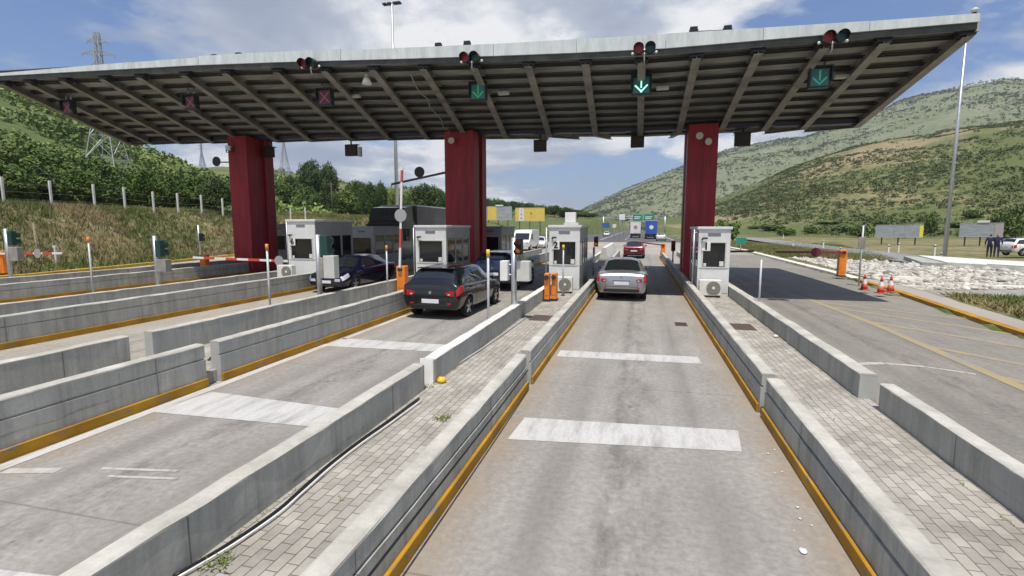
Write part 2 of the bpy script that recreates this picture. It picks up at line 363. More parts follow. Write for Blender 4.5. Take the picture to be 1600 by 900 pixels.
def ground_z(x, y, full=False):
    x = np.asarray(x, float); y = np.asarray(y, float)
    dl = interp(KL, y) - x; dr = x - interp(KR, y)
    bank = 4.1 * sstep(0.6, 9.5, dl) * (1 - 0.25 * sstep(70, 200, y)) + 0.012 * np.maximum(dl - 9.5, 0)
    hz, which = hills(x, y)
    z = np.where(dl > 0, np.maximum(bank, hz + np.minimum(bank, 1.5)), 0.0)
    zr = 0.10 - 0.35 * sstep(3, 12, dr) + hz
    z = np.where(dr > 0, zr, z)
    core = (dl <= 0) & (dr <= 0)
    z = np.where(core, -0.06 + hz * sstep(600, 900, np.hypot(x, y)), z)
    z = np.where((dl > 0) & (dl < 0.8), z * (dl / 0.8) - 0.06 * (1 - dl / 0.8), z)
    if full: return z, dl, dr, which
    return z
def gz(x, y): return float(ground_z(np.array([x]), np.array([y]))[0])

def fbm(P, sc, o=5, seed=0.0):
    return np.array([mnoise.fractal(Vector((p[0] * sc + seed, p[1] * sc - seed, seed)), 1.0, 2.0, o) for p in P])
rad = np.concatenate([np.linspace(1.5, 72, 86), np.geomspace(73, 3000, 124)])
naz = 620
az = np.linspace(-math.pi, math.pi, naz, endpoint=False)
RR, AA = np.meshgrid(rad, az, indexing='ij'); X = (RR * np.sin(AA)).ravel(); Y = (RR * np.cos(AA)).ravel()
Z, DL, DR, WH = ground_z(X, Y, True)
P = np.stack([X, Y], 1); n1 = fbm(P, 0.012, 6, 3.1); n2 = fbm(P, 0.22, 4, 9.7)
rr = np.hypot(X, Y); out = (DL > 1.5) | (DR > 1.5)
hl = np.clip(Z / 25.0, 0, 1) * sstep(90, 400, rr)
Z = Z + np.where(out, n2 * 0.16 * sstep(1.5, 4, np.maximum(DL, DR)) * (DL > 0) + n2 * 0.05 * (DR > 1.5), 0) + hl * n1 * np.clip(rr * 0.010, 0, 9)
V = np.vstack([np.stack([X, Y, Z], 1), [[0, 0, -0.06]]])
nr = len(rad); I = np.arange(nr * naz).reshape(nr, naz); I2 = np.roll(I, -1, 1)
F = np.stack([I[:-1].ravel(), I2[:-1].ravel(), I2[1:].ravel(), I[1:].ravel()], 1)
F = F[:, ::-1]
n = NT('hillside_and_grass', 0.95)
far = n.attr('far'); dry = n.attr('dry'); lush = n.attr('lush')
big = n.noise(0.018, 8, 0.68); mid = n.noise(0.09, 8, 0.7); sm = n.noise(0.9, 8, 0.75); tiny = n.noise(6.0, 6, 0.7)
green = n.mix(n.ramp(sm, [(0.35, 0.0), (0.65, 1.0)]), (0.065, 0.092, 0.024), (0.135, 0.148, 0.05))
tan = n.mix(n.ramp(tiny, [(0.3, 0.0), (0.7, 1.0)]), (0.23, 0.175, 0.095), (0.33, 0.27, 0.16))
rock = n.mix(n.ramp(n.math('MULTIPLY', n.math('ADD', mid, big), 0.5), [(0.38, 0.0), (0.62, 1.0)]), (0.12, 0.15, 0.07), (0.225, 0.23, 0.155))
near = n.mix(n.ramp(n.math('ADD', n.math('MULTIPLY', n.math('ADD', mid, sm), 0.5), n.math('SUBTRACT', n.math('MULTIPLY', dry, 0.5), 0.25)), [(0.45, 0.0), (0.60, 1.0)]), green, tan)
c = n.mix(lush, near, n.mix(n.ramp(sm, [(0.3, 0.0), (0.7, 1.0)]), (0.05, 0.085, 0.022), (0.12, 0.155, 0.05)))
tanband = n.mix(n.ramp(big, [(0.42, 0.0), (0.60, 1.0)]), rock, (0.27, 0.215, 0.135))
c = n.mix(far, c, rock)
n.bump(sm, 0.6, 0.25)
M_TERR = n.out(c)
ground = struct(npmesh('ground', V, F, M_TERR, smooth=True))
def vattr(o, name, vals):
    a = o.data.attributes.new(name, 'FLOAT', 'POINT'); a.data.foreach_set('value', np.asarray(vals, np.float32))
nb = fbm(P, 0.006, 5, 21.0)
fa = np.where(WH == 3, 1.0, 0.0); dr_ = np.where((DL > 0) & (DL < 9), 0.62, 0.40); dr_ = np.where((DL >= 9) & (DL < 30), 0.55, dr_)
dr_ = np.where((DR > 0) & (rr < 150), 0.55, dr_); dr_ = np.where(WH == 2, 0.41 + nb * 0.75, dr_); dr_ = np.where(WH == 1, 0.42, dr_)
lu = np.where(WH == 0, 0.85, 0.0) * sstep(70, 120, rr)
for nm, vv in (('far', fa), ('dry', dr_), ('lush', lu)): vattr(ground, nm, np.append(vv, 0.0))

def strip(name, left, right, ys, z, m, origin=None):
    """flat sheet between two x(y) edges"""
    ox, oy = origin or (0, 0)
    mb = MB(); L = [mb.bm.verts.new((left(y) - ox, y - oy, 0)) for y in ys]; Rr = [mb.bm.verts.new((right(y) - ox, y - oy, 0)) for y in ys]
    for k in range(len(ys) - 1): mb.bm.faces.new((L[k], Rr[k], Rr[k + 1], L[k + 1]))
    return struct(mb.build(name, m, loc=(ox, oy, z)))
ys = list(range(-30, 100, 4))
strip('plaza', lambda y: float(interp(KL, y)), lambda y: float(interp(KR, y)), ys + [100, 104], -0.004, M_APRON)
strip('highway', lambda y: float(interp(KL, y)) + 1.5, lambda y: float(interp(KR, y)) - 0.6, [92, 104, 130, 160, 200, 260, 340, 450, 600], 0.002, M_ROAD)
# lane slabs: x-range of each lane, material
LANES = [(-1.68, 1.68, M_LANE), (-6.82, -3.2, M_LANE), (-13.12, -8.85, M_LANE3), (-21.1, -15.6, M_LANE3), (-30.9, -23.9, M_LANE3)]
for a, b, m in LANES: strip('lane', lambda y: a, lambda y: b, [-8, 20, 52], 0.0, m, ((a + b) / 2, 12.0))
strip('lane', lambda y: 3.28, lambda y: float(interp(KR, y)) - 0.02, list(range(-12, 56, 4)), 0.0, M_LANE2, (5.3, 12.0))
# painted lines
def quadsheet(name, pts, z, m):
    mb = MB(); c = sum((Vector(p) for p in pts), Vector((0, 0, 0))) / len(pts)
    mb.poly([(p[0] - c.x, p[1] - c.y, 0) for p in pts]); return struct(mb.build(name, m, loc=(c.x, c.y, z)))
def line(name, p, q, w, z, m):
    p, q = Vector((p[0], p[1], 0)), Vector((q[0], q[1], 0)); d = (q - p).normalized(); s = Vector((-d.y, d.x, 0)) * w / 2
    return quadsheet(name, [p - s, q - s, q + s, p + s], z, m)
quadsheet('stop_line', [(-1.52, 5.86, 0), (1.22, 6.18, 0), (1.29, 6.84, 0), (-1.47, 6.62, 0)], 0.004, M_WPAINT)
quadsheet('stop_line', [(-1.58, 10.05, 0), (1.22, 10.15, 0), (1.19, 10.70, 0), (-1.58, 10.58, 0)], 0.004, M_WPAINT)
quadsheet('stop_line', [(-6.62, 5.55, 0), (-3.3, 5.65, 0), (-3.3, 6.25, 0), (-6.55, 6.5, 0)], 0.004, M_WPAINT)
quadsheet('stop_line', [(-6.72, 9.72, 0), (-3.25, 9.86, 0), (-3.25, 10.46, 0), (-6.74, 10.52, 0)], 0.004, M_WPAINT)
line('lane_edge_line', (-6.66, -2), (-6.70, 9.9), 0.17, 0.0045, M_WPAINT); line('lane_edge_line', (-6.66, 10.45), (-6.68, 13.8), 0.13, 0.004, M_WPAINT)
line('stop_line', (-6.3, 2.2), (-3.6, 2.45), 0.45, 0.004, M_WPAINT); line('lane_mark', (-5.6, 4.05), (-4.75, 4.2), 0.05, 0.004, M_WPAINT2); line('lane_mark', (-5.35, 3.93), (-4.6, 4.06), 0.045, 0.004, M_WPAINT2)
line('lane_mark', (-6.55, 3.75), (-6.0, 3.9), 0.12, 0.004, M_WPAINT2)
for k, (y0, y1) in enumerate(((10.85, 11.05), (11.05, 10.95), (10.95, 10.6))): line('stop_line', (4.0 + k * 0.62, y0), (4.62 + k * 0.62, y1), 0.17 - 0.03 * k, 0.004, M_WPAINT2)
for p, q, w in (((6.0, 21.1), (6.2, 15.4), .16), ((6.2, 15.4), (6.1, 9.0), .16), ((6.05, 20.8), (8.5, 21.4), .14), ((6.1, 18.6), (8.9, 14.9), .15), ((6.15, 16.0), (8.6, 12.7), .15), ((6.15, 13.0), (8.3, 9.9), .15), ((6.1, 19.8), (9.1, 17.0), .15), ((6.1, 10.6), (8.2, 7.4), .15)):
    line('hatch_marking', p, q, w * 1.4, 0.004 + 0.0007 * (w * 100 % 3), M_YPAINT)
line('road_edge_line', (-8, 108), (-9.5, 330), 0.3, 0.006, M_WPAINT); line('road_edge_line', (6.5, 108), (6.2, 330), 0.3, 0.006, M_WPAINT)
for k in range(12): line('lane_mark', (-3.0 - k * .05, 110 + k * 16), (-3.0 - k * .05, 117 + k * 16), 0.2, 0.006, M_WPAINT)

# kerbs
def kerb(name, tab, ys, w, h, m, side, label):
    mb = MB(); prof = [(0, 0), (0, h), (w, h), (w, 0)]
    rings = []
    for y in ys:
        x = float(interp(tab, y)); rings.append([mb.bm.verts.new((x + side * a, y, b - 0.05)) for a, b in prof])
    for A, B in zip(rings[:-1], rings[1:]):
        for k in range(4): mb.bm.faces.new((A[k], A[(k + 1) % 4], B[(k + 1) % 4], B[k]))
    return struct(mb.build(name, m))
kerb('kerb', KL, list(range(-20, 60, 2)), 0.35, 0.22, mat('yellow_kerb_paint', (0.62, 0.40, 0.06), 0.8, var=0.4, vscale=1.3), -1, '')
kerb('kerb', KR, [-10, -4, 2, 8, 12, 16, 20, 23, 26, 28], 0.25, 0.17, M_YKERB, 1, '')
kerb('kerb', KR, [28.3, 32, 38, 46, 54, 61, 75, 90, 104], 0.5, 0.17, M_WHITEWALL, 1, '')
# footway band behind the right-hand kerb
strip('footway', lambda y: float(interp(KR, y)) + 0.25, lambda y: float(interp(KR, y)) + 0.95 + (0.4 if y > 20 else 0), [-10, 0, 8, 14, 20, 24, 28], 0.118, M_APRON)
# gravel yard on the right, with the white rubble on it
def polysheet(name, pts, z, m):
    mb = MB(); mb.poly([(p[0], p[1], z) for p in pts]); return struct(mb.build(name, m))
M_GRAVEL = mat('white_gravel', (0.58, 0.55, 0.49), 0.95, var=0.6, vscale=1.1, bump=0.8, bscale=9)
yard = [(10.9, 23.5), (14.5, 24.6), (19.0, 28.0), (23.0, 34.5), (20.5, 39.0), (15.5, 43.0), (11.9, 47.0), (11.6, 38.0), (11.0, 30.0)]
polysheet('gravel_yard', yard, 0.13, M_GRAVEL)
polysheet('gravel_path', [(10.6, 21.5), (13.0, 21.9), (17.5, 23.5), (22.0, 27.2), (19.0, 27.9), (14.5, 24.5), (10.9, 23.4)], 0.128, mat('grey_gravel', (0.33, 0.305, 0.275), 0.95, var=0.35, vscale=2.5, bump=0.6, bscale=12))
# service road beyond the yard
sr = [gp(*p) for p in ((1160, 371), (1200, 376), (1290, 388), (1370, 398), (1440, 407), (1700, 436))]
mb = MB(); prev = None
for k, p in enumerate(sr):
    d = (sr[min(k + 1, len(sr) - 1)] - sr[max(k - 1, 0)]).normalized(); s = Vector((-d.y, d.x, 0)) * 2.6
    cur = (mb.bm.verts.new((p.x - s.x, p.y - s.y, 0.0)), mb.bm.verts.new((p.x + s.x, p.y + s.y, 0.0)))
    if prev: mb.bm.faces.new((prev[0], cur[0], cur[1], prev[1]))
    prev = cur
struct(mb.build('service_road', mat('pale_asphalt', (0.24, 0.24, 0.235), 0.9, var=0.2, vscale=0.5), loc=(0, 0, 0.06)))

# ---- islands: raised paving and the concrete barrier walls along them
def island(x0, x1, ys, z=0.2):
    mb = MB(); mb.box(x0, x1, ys[0] - 12, ys[1] - 12, -0.2, 0, 0.0); return struct(mb.build('island_pavement', M_PAVE, loc=(0, 12, z)))
def barrier(x_lane, x_in, y0, y1, h, label, groove=True, cope=None, dx=0.0):
    """wall with the lane side at x_lane and the island side at x_in; yellow painted foot on the lane side"""
    s = 1 if x_lane > x_in else -1
    t = thing('barrier_wall', label, 'concrete barrier', ((x_lane + x_in) / 2 + dx, y0, 0), group='concrete barrier walls along the toll islands')
    hw = abs(x_lane - x_in) / 2; L = y1 - y0
    gz0, gz1 = 0.355 * h / 0.56, 0.38 * h / 0.56
    # cross-section, lane side to the right (u>0), flipped by s
    bat = 0.012
    if groove: prof = [(-hw, 0.0), (hw - 0.02, 0.0), (hw - 0.02, gz0), (hw - 0.055, gz0), (hw - 0.055, gz1), (hw - 0.03, gz1), (hw - 0.03, h - 0.03), (-hw, h - 0.03)]
    else: prof = [(-hw, 0.0), (hw - 0.02, 0.0), (hw - 0.03, h - 0.03), (-hw, h - 0.03)]
    mb = MB(); rs = random.Random(int(abs(x_lane * 100 + y0 * 7))); nseg = max(2, int(L / 0.35)); rings = []
    for k in range(nseg + 1):
        y = L * k / nseg; w = rs.uniform(-0.004, 0.004)
        rings.append([mb.bm.verts.new((s * (u + (w if z > 0.1 else 0)), y, z)) for u, z in prof])
    m_ = len(prof)
    for A, B in zip(rings[:-1], rings[1:]):
        for k in range(m_): mb.bm.faces.new((A[k], A[(k + 1) % m_], B[(k + 1) % m_], B[k]))
    mb.bm.faces.new(rings[0]); mb.bm.faces.new(rings[-1][::-1])
    mb.build('concrete_panel', M_CONC, t)
    mb = MB(); rings = []
    pc = [(-hw - 0.002, h - 0.03), (hw - 0.028, h - 0.03), (hw - 0.03, h - 0.012), (hw - 0.05, h), (-hw + 0.022, h), (-hw - 0.002, h - 0.012)]
    for k in range(nseg + 1):
        y = L * k / nseg + (-0.002 if k == 0 else 0.002 if k == nseg else 0); w = rs.uniform(-0.010, 0.006) - (.014 if rs.random() < .06 else 0); wz = rs.uniform(-0.009, 0.003)
        rings.append([mb.bm.verts.new((s * (u + w * (abs(z - h) < 0.02)), y, z + wz * (z > h - 0.02))) for u, z in pc])
    for A, B in zip(rings[:-1], rings[1:]):
        for k in range(6): mb.bm.faces.new((A[k], A[(k + 1) % 6], B[(k + 1) % 6], B[k]))
    mb.bm.faces.new(rings[0]); mb.bm.faces.new(rings[-1][::-1])
    mb.build('coping', cope or M_COPE, t)
    if cope is M_WHITEWALL: mb = MB(); mb.box(-hw - .004, hw - .012, -.012, -.004, 0.02, h - .004, .003); mb.build('end_face', mat('fresh_white_paint', (.84, .83, .80), .8, var=.12, vscale=4), t)
    mb = MB(); a, b = hw - 0.018, hw + 0.02
    mb.box(min(s * a, s * b), max(s * a, s * b), 0.0, L, 0, 0.125 * (h / 0.56) ** 0.5, 0.008); mb.build('painted_foot', M_YKERB, t)
    return t
I2a, I2b = 8.0, 8.25
ISL = [(1.70, 3.30), (-3.22, -1.70), (-8.85, -6.83), (-15.6, -13.15), (-23.95, -21.12)]
for (a, b), z in zip(ISL, (0.2, 0.2, 0.2, 0.2, 0.2)): island(a + 0.1, b - 0.1, (-6, 47))
barrier(1.70, 1.90, -5, 7.45, 0.56, 'near grey barrier wall right of the middle lane, ending at the gap')
barrier(1.68, 1.88, 7.62, 46, 0.58, 'long grey barrier wall on the right edge of the middle lane, running past booth 1')
barrier(3.34, 3.13, -5, 7.55, 0.56, 'near grey barrier wall right of the block paving, beside the yellow hatched lane', groove=False)
barrier(3.30, 3.05, 7.98, 46, 0.57, 'long pale barrier wall beside the yellow hatched lane, running up to booth 1', groove=False)
barrier(-1.70, -1.90, -5, 7.9, 0.56, 'near grey barrier wall on the left edge of the middle lane, ending at the gap')
barrier(-1.68, -1.88, 8.12, 46, 0.58, 'long grey barrier wall on the left edge of the middle lane, running past booth 2')
barrier(-3.26, -3.05, -5, 6.85, 0.60, 'smooth near barrier wall with a black cable along its paved foot', groove=False)
barrier(-3.24, -3.02, 7.15, 46, 0.60, 'long barrier wall with a bright white end face, beside the lane of the black hatchback', groove=False, cope=M_WHITEWALL)
barrier(-6.82, -7.03, -5, 6.72, 0.71, 'near barrier wall left of the white edge line, black lump at its end')
barrier(-6.82, -7.03, 7.02, 46, 0.70, 'long barrier wall with a yellow foot, left of the black hatchback')
barrier(-8.86, -8.65, -5, 6.92, 0.71, 'short plain barrier wall at the left photo edge, ending at a pale open gap', groove=False)
barrier(-8.86, -8.65, 7.36, 46, 0.70, 'plain barrier wall behind the gap, in front of the dark blue saloon', groove=False)
barrier(-13.13, -13.34, -3, 46, 0.72, 'long green-stained barrier wall with a yellow foot, left of the dark blue saloon')
barrier(-15.60, -15.40, -3, 46, 0.70, 'plain barrier wall carrying the orange barrier cabinet with the lowered boom', groove=False)
barrier(-21.12, -21.33, -3, 46, 0.66, 'barrier wall with a brown foot, under the leftmost red column')
barrier(-23.96, -23.76, -3, 46, 0.66, 'far left barrier wall, nearest the yellow kerb and the grassy bank', groove=False)

# ================================================================== TOLL CANOPY
FX = [(8.84, 8.05), (0.0, 8.01), (-5.6, 8.24), (-16.0, 8.77), (-28.1, 9.13)]
VXs = [(8.84, 6.95), (0.0, 7.0), (-6.4, 7.13), (-17.5, 7.38), (-30.0, 7.68)]
YF, YV, YB = 17.56, 25.04, 32.5
def canopy_pt(u, t, dz=0.0, wing=0):
    """u 0..1 from the right end to the left end, t 0 at the outer edge .. 1 at the valley"""
    q = u * 4; k = min(3, int(q)); f = q - k
    a = Vector((FX[k][0] * (1 - f) + FX[k + 1][0] * f, YF if wing == 0 else YB, FX[k][1] * (1 - f) + FX[k + 1][1] * f))
    b = Vector((VXs[k][0] * (1 - f) + VXs[k + 1][0] * f, YV, VXs[k][1] * (1 - f) + VXs[k + 1][1] * f))
    p = a.lerp(b, t); p.z += dz; return p
def u_of_x(x, tab=FX):
    for k in range(4):
        if tab[k + 1][0] <= x <= tab[k][0] + 1e-6: return (k + (tab[k][0] - x) / (tab[k][0] - tab[k + 1][0])) / 4
    return 1.0 if x < tab[-1][0] else 0.0
M_DECK = mat('weathered_metal_decking', (0.265, 0.268, 0.245), 0.65, 0.0, var=0.55, vscale=1.1, streak=(0.6, 2.2, 1), col2=(0.13, 0.128, 0.11))
M_RIBSHADE = mat('painted_rib_shade', (0.035, 0.036, 0.034), 0.6, var=0.4, vscale=2)  # shade of the rib recesses put into a near-black colour
M_BEAM = mat('grey_brown_steel_beam', (0.275, 0.262, 0.225), 0.65, var=0.45, vscale=1.4)
M_FASCIA = mat('pale_fascia_sheet', (0.60, 0.645, 0.65), 0.5, var=0.22, vscale=1.6, streak=(2.2, 1, .5))
M_GUTTER = mat('dark_blue_gutter', (0.02, 0.022, 0.055), 0.5)
M_COLRED = mat('dark_red_column_paint', (0.31, 0.011, 0.024), 0.5, var=0.42, vscale=1.6, streak=(2.5, 2.5, .35))
canopy = thing('toll_canopy', 'huge pale-edged canopy with dark ribbed underside on three red columns over the toll lanes', 'toll canopy', (0, 0, 0))
for wing in (0, 1):
    mb = MB(); US = [k / 16 for k in range(17)]; NB = 9; pro = []
    for k in range(NB):
        b = k / NB; w = 1 / NB
        pro += [(b + 0.02 * w, 0.0), (b + 0.46 * w, 0.0), (b + 0.54 * w, 0.17), (b + 0.94 * w, 0.17)]
    pro.append((1.0, 0.0))
    rows = [[mb.bm.verts.new(canopy_pt(u, t, dz + 0.12, wing)) for t, dz in pro] for u in US]
    for A, B in zip(rows[:-1], rows[1:]):
        for k in range(len(pro) - 1): mb.bm.faces.new((A[k], A[k + 1], B[k + 1], B[k]))
    top = [[mb.bm.verts.new(canopy_pt(u, t, 0.40, wing)) for t in (0.0, 1.0)] for u in US]
    for A, B in zip(top[:-1], top[1:]): mb.bm.faces.new((A[0], A[1], B[1], B[0]))
    mb.build('roof_deck', M_DECK, canopy)
    for k in range(NB):  # added dark strips standing in for the shaded recesses between ribs
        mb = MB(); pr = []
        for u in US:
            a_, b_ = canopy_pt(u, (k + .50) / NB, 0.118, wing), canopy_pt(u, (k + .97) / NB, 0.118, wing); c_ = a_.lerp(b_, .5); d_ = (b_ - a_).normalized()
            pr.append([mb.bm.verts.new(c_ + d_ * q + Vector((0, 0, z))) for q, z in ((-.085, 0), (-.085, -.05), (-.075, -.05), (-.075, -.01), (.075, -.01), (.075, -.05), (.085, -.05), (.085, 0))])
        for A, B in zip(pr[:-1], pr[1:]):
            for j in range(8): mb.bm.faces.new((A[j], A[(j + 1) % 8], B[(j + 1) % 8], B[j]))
        mb.build('rib_shade_strip', M_RIBSHADE, canopy)
    BX = [8.70, 6.67, 5.11, 3.33, 1.55, -0.12, -1.91, -3.83, -5.74, -7.64, -9.61, -11.6, -13.67, -16.0, -17.99, -20.24, -22.16, -24.38, -26.4, -27.95]
    for x in BX:
        u = u_of_x(x); p, q = canopy_pt(u, 0.015, 0.11, wing), canopy_pt(u, 1.0, 0.11, wing)
        mb = MB(); d = (q - p); L = d.length; d.normalize(); s = Vector((1, 0, 0)); s = (s - d * s.dot(d)).normalized(); up = s.cross(d)
        if up.z < 0: up = -up
        M = Matrix(((s.x, d.x, up.x, p.x), (s.y, d.y, up.y, p.y), (s.z, d.z, up.z, p.z), (0, 0, 0, 1)))
        mb.box(-0.13, 0.13, 0, L, -0.30, -0.275, M=M); mb.box(-0.012, 0.012, 0, L, -0.275, 0.0, M=M); mb.box(-0.13, 0.13, 0.0, L, -0.002, 0.014, M=M)
        mb.build('roof_beam', M_BEAM, canopy)
        if wing == 0:
            mb = MB(); mb.box(-0.20, 0.20, -0.02, 0.30, -0.22, 0.02, 0.01, M=M); mb.build('beam_end_plate', M_DARK, canopy)
# fascia all round (front pieces step a little, as on the real one)
FT = [(8.84, 8.42), (5.2, 8.47), (-0.2, 8.62), (-5.6, 8.78), (-9.0, 8.93), (-16, 9.22), (-22, 9.32), (-28.1, 9.38)]
seams = [8.86, 6.2, 3.4, 0.6, -2.2, -5.0, -7.8, -10.8, -13.9, -17.1, -20.4, -23.8, -28.15]
for k, (x1, x0) in enumerate(zip(seams[:-1], seams[1:])):
    mb = MB(); stp = (0.05 if 7 <= k <= 8 else 0.0) + rnd.uniform(-0.012, 0.012); yy = YF - 0.10 + rnd.uniform(-0.008, 0.008)
    z00, z01 = canopy_pt(u_of_x(max(x0, -28.1)), 0).z, canopy_pt(u_of_x(min(x1, 8.84)), 0).z
    t0, t1 = float(np.interp(-x0, [-a for a, b in FT], [b for a, b in FT])) + stp, float(np.interp(-x1, [-a for a, b in FT], [b for a, b in FT])) + stp
    mb.prism([(x0 + 0.006, yy, z00 + 0.15), (x1 - 0.006, yy, z01 + 0.15), (x1 - 0.006, yy, t1), (x0 + 0.006, yy, t0)], (0, 0.09, 0)); mb.build('front_fascia', M_FASCIA, canopy)
mb = MB()
for k in range(4): mb.prism([(FX[k + 1][0], YF - .04, FX[k + 1][1] - 0.03), (FX[k][0], YF - .04, FX[k][1] - 0.03), (FX[k][0], YF - .04, FX[k][1] + 0.155), (FX[k + 1][0], YF - .04, FX[k + 1][1] + 0.155)], (0, 0.07, 0))
mb.build('edge_lip', mat('dark_edge_lip', (0.075, 0.08, 0.075), .6, var=.5, vscale=2), canopy)
mb = MB()
for k in range(4): mb.prism([(FX[k + 1][0], YB + 0.02, FX[k + 1][1] - 0.02), (FX[k][0], YB + 0.02, FX[k][1] - 0.02), (FX[k][0], YB + 0.02, FX[k][1] + 0.55), (FX[k + 1][0], YB + 0.02, FX[k + 1][1] + 0.55)], (0, 0.09, 0))
mb.build('rear_fascia', M_FASCIA, canopy)
for u, sx in ((0.0, 1), (1.0, -1)):
    mb = MB(); e = 0.04 * sx
    for wing in (0, 1):
        a, b = canopy_pt(u, 0.0, -0.06, wing), canopy_pt(u, 1.0, -0.06, wing); mb.prism([a, b, b + Vector((0, 0, 0.42)), a + Vector((0, 0, 0.42))], (0.08 * sx, 0, 0))
    mb.build('end_trim', mat('end_trim_paint', (0.42, 0.39, 0.34), 0.55, var=0.3, vscale=1.5), canopy)
mb = MB()
for k in range(4):
    for j in range(8):
        a = Vector((VXs[k][0], YV, VXs[k][1])).lerp(Vector((VXs[k + 1][0], YV, VXs[k + 1][1])), j / 8); b = Vector((VXs[k][0], YV, VXs[k][1])).lerp(Vector((VXs[k + 1][0], YV, VXs[k + 1][1])), (j + 1) / 8)
        dz = rnd.uniform(-0.03, 0.02)
        mb.prism([a + Vector((0, -0.22, -0.02 + dz)), a + Vector((0, 0.22, -0.02 + dz)), a + Vector((0, 0.3, 0.16)), a + Vector((0, -0.3, 0.16))], b - a)
mb.build('valley_gutter', M_GUTTER, canopy)
COLS = [(1.90, 3.14, 'right-hand dark red column behind booth 1'), (-9.42, -7.92, 'middle dark red column behind the white booth without a number'), (-22.05, -20.85, 'leftmost dark red column')]
for (x0, x1, lb) in COLS:
    yb = 24.1; y1 = 26.2; xm = (x0 + x1) / 2; zt = 7.05 - min(0, xm) * 0.022; mb = MB()
    mb.box(x0, x1, yb, yb + 0.82, 0.15, zt, 0.02); mb.box(x0 + 0.12, x1 - 0.12, yb + 0.8, y1 - 0.68, 0.15, zt); mb.box(x0, x1, y1 - 0.70, y1, 0.15, zt, 0.02)
    c = mb.build('column', M_COLRED, canopy); c['label'] = lb

